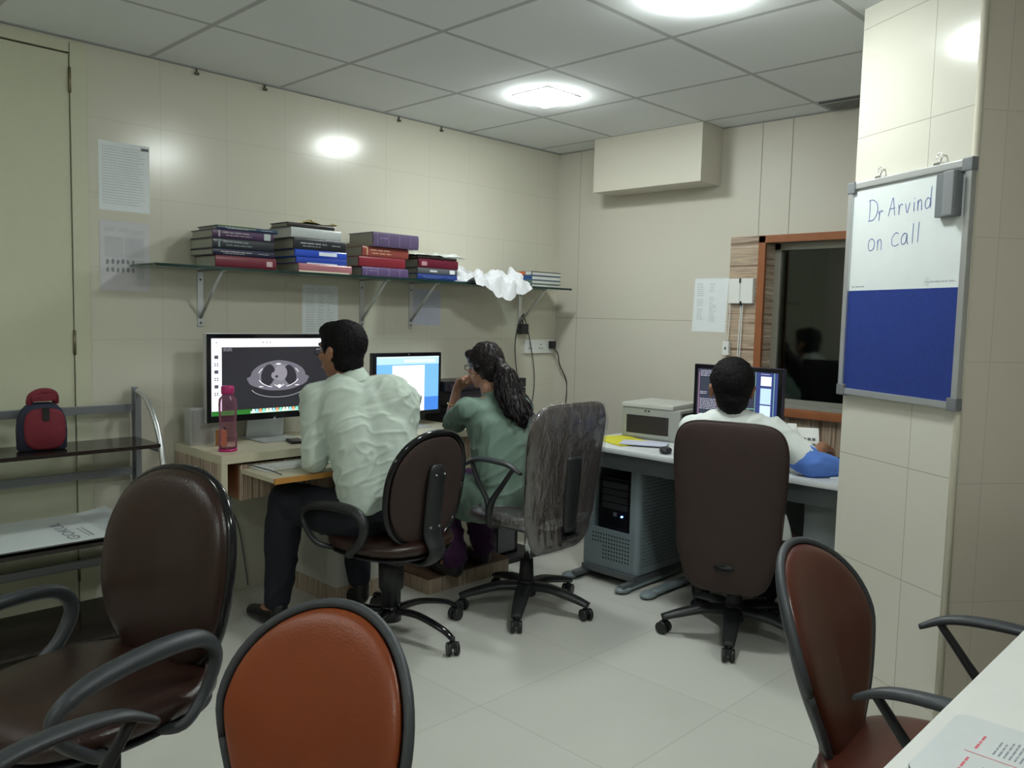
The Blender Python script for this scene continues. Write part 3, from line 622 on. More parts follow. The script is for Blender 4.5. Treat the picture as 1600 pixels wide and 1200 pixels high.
# ------------------------------------------------------------------ metal rack with shelves by the door
rk = empty('metal_rack', (0.0, -2.74, 0), 0, 'grey tubular metal rack with dark shelves in front of the door', 'rack')
for yy in (0.0, -1.15):
    mb = MB(); mb.b2(0.034, 0.05, yy - 0.012, yy + 0.012, 0, 1.012, 0.003); mb.b2(0.066, 0.082, yy - 0.012, yy + 0.012, 0, 0.99, 0.003); mb.build('post', m_rack, rk)
    mb = MB(); mb.tube([(0.07, yy, 0.995), (0.13, yy, 0.985), (0.20, yy, 0.945), (0.26, yy, 0.88), (0.305, yy, 0.80), (0.335, yy, 0.70), (0.40, yy, 0.5), (0.45, yy, 0.25), (0.47, yy, 0.0)], 0.0115, 10, 5); mb.build('curved_tube', m_alu, rk)
    mb = MB(); [mb.b2(0.05, xx, yy - 0.008, yy + 0.008, zz - 0.02, zz - 0.003) for zz, xx in ((0.785, 0.31), (0.46, 0.41), (0.115, 0.46))]; mb.build('shelf_support', m_rack, rk)
for zz in (0.925, 0.655, 0.285):
    MB().b2(0.05, 0.062, -1.15, 0.0, zz - 0.017, zz + 0.017, 0.003).build('rail', m_rack, rk)
for zz, xx in ((0.785, 0.32), (0.46, 0.455), (0.115, 0.49)):
    MB().b2(0.06, xx, -1.17, -0.004, zz, zz + 0.016, 0.003).build('shelf', m_rackb, rk)
# red lunch bag
r = empty('lunch_bag', (0.20, -3.145, 0.8025), 0.0, 'small red and navy insulated lunch bag on the upper rack shelf', 'bag')
def bag_section(s, hx, hy):  # rounded rectangle ring
    return [(hx * (abs(cos(t)) ** 0.5) * (1 if cos(t) >= 0 else -1), hy * (abs(sin(t)) ** 0.5) * (1 if sin(t) >= 0 else -1)) for t in [2 * pi * k / 36 for k in range(36)]]
lv = [(0, .92), (0.006, 1.0), (0.08, 1.02), (0.13, 0.97), (0.165, 0.82), (0.185, 0.62), (0.195, 0.40)]
lv = [(z * 0.92, s) for z, s in lv]
mb = MB(); mb.rings([[V((x * s * 0.75, y * s, z)) for x, y in bag_section(s, 0.055, 0.083)] for z, s in lv]); mb.build('body', P('navy_nylon', (0.018, 0.022, 0.045), 0.75, bump=0.5, bump_scale=300), r)
mb = MB(); mb.rings([[V((0.040 + 0.012 * (1 - (yy / 0.08) ** 2) * min(1, (0.19 - zz) * 14), yy, zz)) for zz in [0.004 + 0.16 * q / 10 for q in range(11)]] for yy in [(-0.066 + 0.132 * q / 12) for q in range(13)]], close=False, caps=False)
fp = MB(); ol = []
for t in range(40):
    a = 2 * pi * t / 40; yy = 0.07 * (abs(cos(a)) ** 0.6) * (1 if cos(a) >= 0 else -1); zz = 0.082 + 0.078 * (abs(sin(a)) ** 0.7) * (1 if sin(a) >= 0 else -1); ol.append((yy, zz))
mb.bm.free(); mb = MB()
mb.rings([[V((0.030, y_ * 1.0, 0.082 + (z_ - 0.082) * 1.0)) for y_, z_ in ol], [V((0.048, y_, z_)) for y_, z_ in ol], [V((0.054, y_ * 0.85, 0.082 + (z_ - 0.082) * 0.88)) for y_, z_ in ol]])
mb.build('front_pocket', P('dark_red_nylon', (0.16, 0.014, 0.026), 0.75, bump=0.5, bump_scale=300), r)
mb = MB(); mb.tube([(0.005, -0.042, 0.175), (0.012, -0.035, 0.205), (0.012, 0.0, 0.222), (0.01, 0.04, 0.212), (0.0, 0.05, 0.175)], [0.012, 0.014, 0.013, 0.014, 0.012], 10, 6, flat=1.0); mb.b2(-0.02, 0.03, -0.04, 0.045, 0.185, 0.215, 0.01); mb.build('handle', P('dark_red_nylon', (0.16, 0.014, 0.026), 0.75), r)
MB().b2(0.05, 0.058, -0.012, 0.012, 0.115, 0.165, 0.004).build('strap', P('black_webbing', (0.015, 0.015, 0.014), 0.8), r)
# newspaper
r = empty('newspaper', (0.255, -3.10, 0.4875), 0.0, 'folded newspaper with large masthead lying on the middle rack shelf', 'newspaper')
def npz(y): return 0.010 + (0.03 * ((y - 0.08) / 0.2) ** 2 if y > 0.08 else 0)
for k in range(3):
    mb = MB(); nx = 14
    hw = 0.215 - k * 0.004
    top = [[V((-hw + 2 * hw * i / 2, -0.30 + 0.53 * j / nx, npz(-0.30 + 0.53 * j / nx) - k * 0.0032)) for i in range(3)] for j in range(nx + 1)]
    vs = [[mb.bm.verts.new(p) for p in row] for row in top]; lo = [[mb.bm.verts.new(p - V((0, 0, 0.0025))) for p in row] for row in top]
    for j in range(nx):
        for i in range(2):
            mb.bm.faces.new((vs[j][i], vs[j][i + 1], vs[j + 1][i + 1], vs[j + 1][i])); mb.bm.faces.new((lo[j][i], lo[j + 1][i], lo[j + 1][i + 1], lo[j][i + 1]))
        mb.bm.faces.new((vs[j][2], lo[j][2], lo[j + 1][2], vs[j + 1][2])); mb.bm.faces.new((vs[j][0], vs[j + 1][0], lo[j + 1][0], lo[j][0]))
    mb.build('page_fold', [P('newsprint', (0.60, 0.65, 0.64), 0.85), m_purple, P('newsprint_2', (0.30, 0.33, 0.33), 0.85)][k], r)
mb = MB().mat(m_ink)
fnn = lambda a, b: V((a, b, npz(b) + 0.0012))
text_bm(mb, 'GOKUL', 0.095, lambda u, v: fnn(0.19 - u * 0.88, 0.015 - v * 0.62), bold=0.001)
rn = random.Random(5)
for q in range(2): scribble(mb, lambda a, b: fnn(0.17 - a, b), 0.0, 0.14, 0.045 + q * 0.016, 0.008, rn)
for q in range(9): scribble(mb.mat(m_ink_pale), lambda a, b: fnn(0.17 - a, b), 0.0, 0.32, 0.11 + q * 0.011, 0.006, rn)
mb.build('print', None, r, recalc=False)
# ------------------------------------------------------------------ striped desk along the tiled wall
dk = empty('wall_desk', (0, -2.555, 0), 0, 'long striped laminate desk running along the tiled wall', 'desk')
MB().b2(0.002, 0.46, 0, 2.15, 0.712, 0.75, 0.002).build('desktop', m_cream, dk)
MB().b2(0.004, 0.445, 0.002, 0.024, 0.565, 0.7115).build('side_panel', m_strip_v, dk)
MB().b2(0.445, 0.461, 0.0, 0.026, 0.545, 0.7115, 0.001).build('front_edge', m_cream, dk)
MB().b2(0.43, 0.446, 0.09, 0.70, 0.55, 0.700).build('drawer_housing', m_strip_v, dk)
MB().b2(0.06, 0.43, 0.09, 0.11, 0.55, 0.70).build('drawer_side', m_teak, dk)
MB().b2(0.06, 0.43, 0.11, 0.70, 0.55, 0.56).build('drawer_bottom', m_cream, dk)
for y0, y1 in ((1.30, 1.62),): MB().b2(0.05, 0.44, y0, y1, 0.0, 0.7115).build('support', m_cream, dk)
MB().b2(0.428, 0.446, 0.70, 2.15, 0.60, 0.7115).build('apron', m_strip_v, dk)
tr = empty('keyboard_tray', (0.25, -2.46, 0.664), 0, 'cream pull out keyboard tray with orange wooden edge on the wall desk', 'keyboard tray')
MB().b2(0.0, 0.46, 0, 0.60, 0, 0.018).build('board', m_cream, tr); MB().b2(0.46, 0.474, 0, 0.60, -0.004, 0.019, 0.002).build('front_edge', m_tray, tr)
mb = MB(); mb.b2(0.0, 0.20, 0.035, 0.045, -0.012, 0.0); mb.b2(0.0, 0.20, 0.5, 0.51, -0.012, 0.0); mb.build('runner', m_greyd, tr)
MB().tube([(0.42, 0.06, 0.022), (0.33, 0.05, 0.03), (0.22, 0.03, 0.035), (0.12, 0.05, 0.022)], 0.0028, 8, 6).build('cable', m_greyd, tr)
# pedestal and platform
MB().b2(0, 0.48, 0, 0.36, 0.0725, 0.54, 0.002).build
pd = empty('pedestal', (0.02, -2.02, 0), 0, 'cream floor pedestal with striped plinth beneath the wall desk', 'pedestal')
MB().b2(0.0, 0.47, 0.0, 0.36, 0.08, 0.54, 0.003).build('cabinet', P('pale_cream_box', (0.55, 0.55, 0.50), 0.4), pd); MB().b2(0.0, 0.475, -0.005, 0.365, 0.0, 0.08).build('plinth', m_strip_v, pd)
pf = empty('footrest_platform', (0.16, -1.64, 0), 0, 'low striped platform on the floor under the wall desk', 'footrest')
MB().b2(0.0, 0.50, 0.03, 0.58, 0.0, 0.072).build('base', m_strip_v, pf); MB().b2(0.0, 0.502, 0.028, 0.582, 0.0722, 0.080, 0.001).build('top_board', P('dark_teak', (0.10, 0.055, 0.035), 0.4), pf)
# ------------------------------------------------------------------ desk things
DZT = 0.7505
r = empty('external_drive', (0.085, -2.545, DZT), 0, 'silver box shaped external drive standing on the desk by the wall', 'drive')
mb = MB(); mb.b2(0, 0.06, 0, 0.155, 0, 0.165, 0.006); mb.build('case', P('silver_case', (0.50, 0.52, 0.52), 0.32, metal=0.6), r)
mb = MB(); mb.b2(0.0605, 0.062, 0.012, 0.143, 0.012, 0.153, 0.001); mb.build('face_plate', P('silver_face', (0.42, 0.44, 0.44), 0.28, metal=0.5), r)
MB().tube([(0.03, 0.155, 0.13), (0.03, 0.19, 0.14), (0.02, 0.24, 0.15)], 0.003, 8, 5).build('cable', m_white, r)
r = empty('webcam', (0.05, -2.36, DZT), 0, 'small round blue desk webcam ball between silver drive and monitor', 'webcam')
MB().ell((0, 0, 0.035), 0.03).build('ball', P('blue_ball', (0.03, 0.05, 0.14), 0.2), r); MB().cyl((0, 0, 0), (0, 0, 0.012), 0.022).build('stand', m_black, r)
def bottle(loc):
    r = empty('water_bottle', loc, 0, 'pink translucent plastic water bottle with magenta cap on desk corner', 'bottle')
    mb = MB(); n = 36
    mb.lathe([(0.001, 0.0115), (0.036, 0.0115), (0.0385, 0.02), (0.037, 0.06), (0.034, 0.115), (0.037, 0.16), (0.038, 0.20), (0.036, 0.222), (0.022, 0.238), (0.021, 0.25)], n=n)
    mb.build('body', m_pink, r)
    MB().lathe([(0.001, 0), (0.038, 0), (0.039, 0.004), (0.038, 0.011), (0.001, 0.011)], n=n).build('base', m_pinkcap, r)
    mb = MB(); mb.lathe([(0.001, 0.243), (0.026, 0.243), (0.027, 0.25), (0.027, 0.272), (0.024, 0.278), (0.001, 0.279)], n=24); mb.build('cap', m_pinkcap, r)
bottle((0.355, -2.475, DZT))
# ----- monitors: local frame, screen faces local +x, width along local y (image left = -y)
def monitor(name, loc, rz, W_, H_, z0, bez, label, frame, thick=0.03, stand='foot', bot=None, tilt=0.0):
    r = empty(name, loc, rz, label, 'monitor')
    bot = bot or bez
    mb = MB(); mb.b2(-thick, 0.0, -W_ / 2, W_ / 2, z0, z0 + H_, 0.004); cs = mb.build('case', frame, r)
    mb = MB(); mb.b2(0.0, 0.003, -W_ / 2 + 0.002, W_ / 2 - 0.002, z0 + 0.002, z0 + H_ - 0.002, 0.001); mb.build('bezel', m_bglos, r)
    if stand == 'foot':
        mb = MB(); mb.b2(-0.13, 0.085, -0.10, 0.10, 0.0, 0.006, 0.002); mb.box((-0.075, 0, z0 * 0.5 + 0.07), (0.008, 0.19, z0 + 0.15), Matrix.Rotation(0.12, 3, 'Y'), 0.002); mb.build('stand', P('satin_aluminium', (0.52, 0.55, 0.55), 0.38, metal=0.25), r)
    else:
        mb = MB(); mb.lathe([(0.001, 0), (0.11, 0), (0.11, 0.008), (0.10, 0.014), (0.001, 0.014)], (-0.05, 0, 0)); mb.build('base', m_black, r)
        MB().b2(-0.065, -0.03, -0.03, 0.03, 0.012, z0 + 0.12, 0.006).build('neck', m_black, r)
    return r, (lambda a, b, k=0: V((0.0042 + 0.0005 * k, -W_ / 2 + bez + a * (W_ - 2 * bez), z0 + bot + b * (H_ - bez - bot))))
def ellp(mb, fn, cx, cy, rx, ry, k=0, n=36, a0=0, a1=2 * pi, f=None):
    mb.poly([fn(cx + rx * cos(t) * (f(t) if f else 1), cy + ry * sin(t) * (f(t) if f else 1), k) for t in [a0 + (a1 - a0) * i / n for i in range(n)]])
# monitor 1 with the CT slice
r, fn = monitor('monitor', (0.180, -2.160, DZT), 0.0, 0.655, 0.398, 0.096, 0.022, 'large silver backed monitor showing a chest scan on the striped desk', m_alu, bot=0.032)
mb = MB()
mb.mat(emi('screen_dark', (0.018, 0.018, 0.022), 1.0)); quad(mb, lambda a, b: fn(a, b, 0), 0, 1, 0, 1)
mb.mat(emi('screen_white', (0.86, 0.88, 0.98), 1.0)); quad(mb, lambda a, b: fn(a, b, 1), 0, 1, 0.885, 1); quad(mb, lambda a, b: fn(a, b, 1), 0, 0.078, 0.0, 1)
mb.mat(emi('screen_green', (0.02, 0.14, 0.02), 1.0)); quad(mb, lambda a, b: fn(a, b, 2), 0.0, 1, 0.0, 0.062); mb.build('screen', None, r, recalc=False)
mb = MB()
bodyf = lambda t: 1 + 0.06 * cos(4 * t) - 0.05 * sin(3 * t)
mb.mat(emi('ct_soft', (0.13, 0.125, 0.15), 1.0)); ellp(mb, fn, 0.535, 0.50, 0.245, 0.205, 2, 48, f=lambda t: 1 + (0.05 if sin(t) < 0 else -0.10) * abs(cos(t)) + (0.04 * abs(cos(t)) ** 3))
ellp(mb, fn, 0.535, 0.43, 0.25, 0.12, 2)
mb.mat(emi('ct_inner', (0.17, 0.165, 0.19), 1.0)); ellp(mb, fn, 0.535, 0.50, 0.165, 0.155, 3)
mb.mat(emi('ct_lung', (0.022, 0.02, 0.028), 1.0)); ellp(mb, fn, 0.445, 0.505, 0.058, 0.145, 4, f=lambda t: 1 + 0.1 * sin(2 * t)); ellp(mb, fn, 0.63, 0.50, 0.055, 0.135, 4, f=lambda t: 1 - 0.12 * sin(2 * t))
mb.mat(emi('ct_heart', (0.22, 0.21, 0.245), 1.0)); ellp(mb, fn, 0.55, 0.53, 0.055, 0.105, 5); ellp(mb, fn, 0.50, 0.50, 0.03, 0.05, 5)
mb.mat(emi('ct_lung', (0.022, 0.02, 0.028), 1.0)); ellp(mb, fn, 0.515, 0.485, 0.013, 0.016, 6)
mb.mat(emi('ct_bone', (0.75, 0.74, 0.80), 1.0))
arc = lambda cx, cy, rx, ry, a0, a1, wd, k=6: stroke(mb, [(cx + rx * cos(a0 + (a1 - a0) * i / 14), cy + ry * sin(a0 + (a1 - a0) * i / 14)) for i in range(15)], wd, lambda a, b: fn(a, b, k))
arc(0.535, 0.50, 0.175, 0.165, 3.5, 4.35, 0.008); arc(0.535, 0.50, 0.175, 0.165, 5.1, 5.9, 0.008); arc(0.535, 0.50, 0.172, 0.16, 2.5, 2.9, 0.006); arc(0.535, 0.50, 0.172, 0.16, 0.25, 0.6, 0.006)
ellp(mb, fn, 0.538, 0.355, 0.018, 0.022, 7); ellp(mb, fn, 0.53, 0.655, 0.022, 0.010, 7); ellp(mb, fn, 0.385, 0.355, 0.02, 0.006, 7); ellp(mb, fn, 0.69, 0.36, 0.02, 0.006, 7)
stroke(mb, [(0.50, 0.375), (0.538, 0.33), (0.575, 0.375)], 0.007, lambda a, b: fn(a, b, 7))
mb.mat(emi('ct_table', (0.45, 0.44, 0.48), 1.0)); arc(0.535, 0.36, 0.235, 0.155, 3.45, 5.97, 0.005)
mb.build('scan_image', None, r, recalc=False)
mb = MB(); rn = random.Random(2)
mb.mat(emi('icon_dark', (0.06, 0.06, 0.08), 1.0))
mb.build('menu_icons', None, r, recalc=False); mb = MB(); mb.mat(emi('icon_dark', (0.06, 0.06, 0.08), 1.0))
for q in range(6):
    zz = 0.76 - q * 0.095
    if q % 2 == 0: quad(mb, lambda a, b: fn(a, b, 2), 0.022, 0.052, zz - 0.022, zz + 0.022)
    else: [quad(mb, lambda a, b: fn(a, b, 2), 0.022 + c * 0.018, 0.034 + c * 0.018, zz - 0.02 + d * 0.024, zz - 0.006 + d * 0.024) for c in (0, 1) for d in (0, 1)]
for a in (0.035, 0.40, 0.43, 0.46, 0.95, 0.965): quad(mb, lambda x, y: fn(x, y, 2), a, a + 0.008, 0.938, 0.954)
mb.build('tool_icons', None, r, recalc=False); mb = MB(); mb.mat(emi('icon_grey', (0.45, 0.45, 0.5), 1.0))
for q in range(3): scribble(mb, lambda a, b: fn(a, b, 2), 0.09, 0.16, 0.868 - q * 0.014, 0.006, rn); scribble(mb, lambda a, b: fn(a, b, 2), 0.86, 0.95, 0.868 - q * 0.014, 0.006, rn)
mb.build('scan_caption', None, r, recalc=False); mb = MB(); mb.mat(emi('dock_pale', (0.5, 0.62, 0.6), 1.0)); quad(mb, lambda a, b: fn(a, b, 3), 0.30, 0.74, 0.006, 0.034)
for q in range(15):
    c = [(0.8, 0.9, 0.95), (0.3, 0.6, 0.9), (0.9, 0.3, 0.15), (0.2, 0.7, 0.6), (0.9, 0.85, 0.6)][q % 5]
    mb.mat(emi('dock_%d' % (q % 5), c, 1.0)); quad(mb, lambda a, b: fn(a, b, 4), 0.315 + q * 0.028, 0.335 + q * 0.028, 0.015, 0.060)
mb.build('dock_icons', None, r, recalc=False)
mb = MB().mat(P('pale_mark', (0.55, 0.55, 0.58), 0.3)); ellp(mb, lambda a, b, k: V((0.0042, a, b)), 0.0, 0.098, 0.0065, 0.0068, 0, f=lambda t: 1 - 0.15 * (abs(sin(t)) > .93)); ellp(mb, lambda a, b, k: V((0.0042, a, b)), 0.002, 0.107, 0.0016, 0.003, 0, 10); mb.build('emblem', None, r, recalc=False)
# orange box behind, papers, phone under the screen
o = MB().b2(0, 0.05, 0, 0.03, 0, 0.07, 0.003).build('box', P('orange_card', (0.42, 0.17, 0.05), 0.6)); o.location = (0.05, -2.50 + 0.06, DZT) ; o.location = (0.19, -2.452, DZT); tag(o, 'small orange box behind the pink bottle under the monitor', 'box')
r = empty('mobile_phone', (0.315, -2.13, DZT), radians(72), 'black mobile phone lying on the striped desk by the papers', 'phone')
MB().b2(-0.03, 0.03, -0.058, 0.058, 0, 0.011, 0.004).build('body', m_black, r); MB().b2(-0.026, 0.026, -0.044, 0.044, 0.0112, 0.012).build('screen', m_bglos, r)
o = MB().b2(-0.10, 0.10, -0.15, 0.15, 0, 0.004, 0.001).build('paper', m_paper); o.location = (0.345, -1.90, DZT); o.rotation_euler = (0, 0, 0.15); tag(o, 'white papers on the striped desk beside the black phone', 'paper')
# keyboard on the tray
r = empty('keyboard', (0.44, -2.42, 0.6825), 0, 'white slim keyboard on the pull out tray', 'keyboard')
MB().b2(0, 0.125, 0, 0.44, 0, 0.008, 0.003).build('base', m_white, r)
mb = MB()
for i in range(6):
    for j in range(21): mb.box((0.014 + i * 0.0195, 0.016 + j * 0.0204, 0.0105), (0.0155, 0.0165, 0.005), None, 0.0)
mb.build('keys', P('key_white', (0.66, 0.68, 0.66), 0.45), r)
tag(r, None, None)
# monitor 2
r, fn = monitor('monitor', (0.20, -1.388, DZT), 0.0, 0.455, 0.335, 0.06, 0.020, 'black framed monitor with a white document on blue desktop, mid desk', P('black_case', (0.02, 0.02, 0.025), 0.3), bot=0.022)
mb = MB().mat(emi('sky_blue', (0.16, 0.42, 0.80), 1.0)); quad(mb, lambda a, b: fn(a, b, 0), 0, 1, 0, 1)
mb.mat(emi('deep_blue', (0.05, 0.20, 0.62), 1.0)); quad(mb, lambda a, b: fn(a, b, 1), 0.0, 1, 0.0, 0.25); mb.mat(emi('bar_blue', (0.42, 0.65, 0.92), 1.0)); quad(mb, lambda a, b: fn(a, b, 1), 0, 1, 0.86, 1.0)
mb.mat(emi('bar_pale', (0.62, 0.78, 0.92), 1.0)); quad(mb, lambda a, b: fn(a, b, 2), 0.42, 0.93, 0.89, 0.95); quad(mb, lambda a, b: fn(a, b, 2), 0.0, 1.0, 0.975, 1.0)
mb.mat(emi('doc_white', (0.82, 0.86, 0.92), 1.0)); quad(mb, lambda a, b: fn(a, b, 3), 0.24, 0.76, 0.0, 0.84); mb.build('screen', None, r, recalc=False)
mb = MB().mat(emi('doc_print', (0.52, 0.56, 0.64), 1.0)); rn = random.Random(8)
for q in range(9): scribble(mb, lambda a, b: fn(a, b, 4), 0.30, 0.66, 0.76 - q * 0.05, 0.008, rn)
mb.build('print', None, r, recalc=False)
MB().cyl((0.004, 0, 0.386), (0.006, 0, 0.386), 0.003, 10).build('camera_dot', m_alu, r)
# black recorder boxes
for k, (z0, hh, dy) in enumerate(((0.0, 0.085, 0.0), (0.088, 0.085, 0.02), (0.176, 0.055, -0.02))):
    r = empty('recorder', (0.03, -1.13 + dy, DZT + z0 + (0.0 if k == 0 else 0.0005 * k)), 0, ['bottom black electronic unit of the stack on the striped desk', 'middle black electronic unit of the stack on the striped desk', 'topmost black electronic unit behind the seated woman'][k], 'recorder', 'stacked black units')
    MB().b2(0, 0.20, 0, 0.60 if k < 2 else 0.64, 0, hh, 0.003).build('case', P('black_unit', (0.014, 0.012, 0.018), 0.35), r)
    mb = MB(); mb.b2(0.2005, 0.203, 0.03, 0.57, hh * 0.25, hh * 0.75, 0.001); mb.build('front_panel', P('purple_black_panel', (0.03, 0.022, 0.035), 0.3), r)
    mb = MB().mat(m_alu); mb.b2(0.203, 0.206, 0.40, 0.46, hh * 0.4, hh * 0.5); mb.build('slot', None, r)
r = empty('desk_cables', (0.20, -0.98, DZT), 0, 'tangle of black and yellow cables right of the document monitor', 'cables')
MB().tube([(0.10, -0.05, 0.09), (0.13, -0.02, 0.05), (0.15, 0.0, 0.01), (0.2, 0.05, 0.005)], 0.004, 8, 6).build('yellow_cable', P('yellow_cable', (0.55, 0.52, 0.08), 0.5), r)
for s in range(3): MB().tube([(0.09, -0.08 + s * 0.05, 0.10), (0.12, 0.0 + s * 0.03, 0.03), (0.18, 0.06, 0.006 + s * 0.008), (0.10, 0.13, 0.01)], 0.004, 8, 6).build('black_cable', m_black, r)
# computer tower on the floor
r = empty('computer_tower', (0.30, -1.02, 0), 0, 'black computer tower standing on the floor under the striped desk', 'computer')
MB().b2(0, 0.20, 0, 0.19, 0.03, 0.42, 0.004).build('case', m_bglos, r); MB().b2(0.2005, 0.206, 0.03, 0.16, 0.05, 0.40, 0.002).build('front_panel', P('grey_bezel', (0.09, 0.095, 0.10), 0.3), r)
MB().cyl((0.206, 0.06, 0.33), (0.208, 0.06, 0.33), 0.004, 10).build('power_light', emi('blue_led', (0.06, 0.12, 1.0), 12.0), r)
o = MB().b2(-0.02, 0.27, -0.12, 0.30, 0.001, 0.029, 0.004).build('floor_board', P('black_mat', (0.02, 0.02, 0.022), 0.5)); o.location = (0.30, -1.0, 0); tag(o, 'low black board on the floor under the computer tower', 'board')
o = MB().b2(0, 0.08, 0, 0.06, 0, 0.22, 0.01).build('plastic_crate', P('blue_plastic', (0.02, 0.06, 0.45), 0.4)); o.location = (0.42, -0.64, 0.0); tag(o, 'bright blue plastic container beside the tower under the desk', 'container')
# low cable on the wall under the desk
o = MB().tube([(0.012, -2.30, 0.55), (0.012, -2.29, 0.42), (0.012, -2.25, 0.3), (0.012, -2.22, 0.12), (0.02, -2.21, 0.02)], 0.003, 8, 6).build('cable', m_greyd); tag(o, 'thin dark cable hanging down the tiles under the striped desk', 'cable')

# ------------------------------------------------------------------ grey steel computer desk under the window
GZ = 0.72
gd = empty('computer_desk', (0.90, -0.92, 0), 0, 'blue grey steel computer desk with pale top under the window', 'desk')
mb = MB(); mb.b2(0.0, 1.465, 0, 0.68, GZ - 0.026, GZ, 0.009); mb.build('desktop', m_grey_top, gd)
mb = MB(); mb.b2(0.03, 1.46, 0.045, 0.065, GZ - 0.11, GZ - 0.0265); mb.build('apron', m_greyd, gd)
MB().b2(0.44, 1.44, 0.55, 0.565, 0.12, GZ - 0.12).build('modesty_panel', P('mid_grey_panel', (0.17, 0.19, 0.195), 0.5), gd)
MB().b2(1.25, 1.44, 0.10, 0.50, 0.05, GZ - 0.12, 0.004).build('side_cabinet', P('mid_grey_panel', (0.17, 0.19, 0.195), 0.5), gd)
# perforated cabinet
cabm = m_grey
def front_frame():
    mb = MB(); x0, x1, y0, y1, z0, z1 = 0.055, 0.40, 0.12, 0.58, 0.075, GZ - 0.027
    ox0, ox1, oz0, oz1 = 0.11, 0.345, 0.275, 0.60; rr = 0.028; t = 0.015
    # front: pieces around the opening
    mb.b2(x0, ox0, y0, y0 + t, z0, z1); mb.b2(ox1, x1 - rr, y0, y0 + t, z0, z1); mb.b2(ox0, ox1, y0, y0 + t, oz1, z1); mb.b2(ox0, ox1, y0, y0 + t, z0, oz0)
    mb.b2(x0, x0 + t, y0 + t, y1, z0, z1); mb.b2(x1 - t, x1, y0 + rr, y1, z0, z1); mb.b2(x0, x1, y1 - t, y1, z0, z1)
    # rounded front corner
    n = 10; cx, cy = x1 - rr, y0 + rr
    ring = [(cx + rr * cos(-pi / 2 + pi / 2 * k / n), cy + rr * sin(-pi / 2 + pi / 2 * k / n)) for k in range(n + 1)]
    inn = [(cx + (rr - t) * cos(-pi / 2 + pi / 2 * k / n), cy + (rr - t) * sin(-pi / 2 + pi / 2 * k / n)) for k in range(n + 1)][::-1]
    mb.prism(ring + inn, z0, z1)
    return mb
front_frame().build('cabinet_body', cabm, gd)
mb = MB().mat(P('vent_hole', (0.01, 0.012, 0.014), 0.9))
for rr_ in range(7):
    for c in range(14):
        if rr_ >= 3 and c < 4: continue
        cx = 0.115 + c * 0.0175 + (rr_ % 2) * 0.0; cz = 0.245 - rr_ * 0.020
        mb.poly([V((cx + 0.0045 * cos(k * pi / 4), 0.1194, cz + 0.0055 * sin(k * pi / 4))) for k in range(8)])
tag(mb.build('front_vent', None, gd, recalc=False)); mb = MB().mat(P('vent_hole', (0.01, 0.012, 0.014), 0.9))
for rr_ in range(30):
    for c in range(17):
        cy = 0.165 + c * 0.0225 + (rr_ % 2) * 0.011; cz = 0.115 + rr_ * 0.018
        mb.poly([V((0.4006, cy + 0.0042 * cos(k * pi / 3), cz + 0.0042 * sin(k * pi / 3))) for k in range(6)])
tag(mb.build('side_vent', None, gd, recalc=False))
mb = MB(); mb.b2(0.06, 0.395, 0.10, 0.60, 0.045, 0.074, 0.004); mb.b2(0.06, 0.09, 0.02, 0.62, 0.022, 0.045, 0.004); mb.b2(0.36, 0.395, 0.02, 0.62, 0.022, 0.045, 0.004); mb.build('plinth', m_greyd, gd)
for (fx, a, b) in ((0.04, 0.03, 0.02), (0.37, 0.05, 0.0), (0.50, 0.08, 0.0)):
    mb = MB(); mb.tube([(fx, a, 0.018), (fx, 0.3, 0.022), (fx, 0.62, 0.022)], [0.028, 0.03, 0.03], 14, flat=0.55); mb.ell((fx, a, 0.018), (0.036, 0.05, 0.018)); mb.build('foot', m_grey, gd)
r = empty('computer_tower', (1.035, -0.77, 0.078), 0, 'black computer tower with blue light inside the perforated steel cabinet', 'computer')
MB().b2(0, 0.185, 0, 0.40, 0, 0.46, 0.004).build('case', m_bglos, r)
mb = MB().mat(P('drive_bay', (0.03, 0.03, 0.034), 0.35))
for k in range(4): mb.b2(0.012, 0.172, -0.004, 0.0, 0.30 + k * 0.036, 0.33 + k * 0.036, 0.001)
mb.build('drive_bay', None, r)
mb = MB(); mb.cyl((0.14, -0.006, 0.27), (0.14, 0.0, 0.27), 0.0045, 10); mb.build('power_light', emi('blue_led_2', (0.10, 0.25, 1.0), 14.0), r)
mb = MB().mat(P('badge', (0.12, 0.13, 0.16), 0.3)); mb.b2(0.085, 0.105, -0.002, 0, 0.265, 0.285); mb.build('badge', None, r)
# printer
r = empty('printer', (0.995, -0.56, GZ + 0.001), radians(7), 'grey and black box printer at the left end of the steel desk', 'printer')
mb = MB(); mb.b2(0, 0.34, 0, 0.34, 0.0, 0.165, 0.012); mb.build('case', P('light_grey_plastic', (0.34, 0.35, 0.32), 0.35), r)
mb = MB(); mb.b2(-0.006, 0.30, -0.004, 0.33, 0.165, 0.188, 0.006); mb.build('lid', P('pale_grey_plastic', (0.52, 0.53, 0.50), 0.35), r)
MB().b2(0.3405, 0.343, 0.02, 0.32, 0.01, 0.15).build('side_cover', m_black, r)
mb = MB(); mb.b2(0.03, 0.275, -0.003, 0.01, 0.03, 0.125, 0.002); mb.build('output_slot', P('dark_slot', (0.03, 0.025, 0.026), 0.4), r)
MB().b2(0.02, 0.285, -0.006, -0.002, 0.012, 0.028, 0.001).build('tray', P('light_grey_plastic', (0.34, 0.35, 0.32), 0.35), r)
mb = MB().mat(m_black); mb.cyl((0.14, -0.002, 0.150), (0.14, 0.001, 0.150), 0.005, 10); mb.cyl((0.16, -0.002, 0.150), (0.16, 0.001, 0.150), 0.005, 10); mb.build('buttons', None, r)
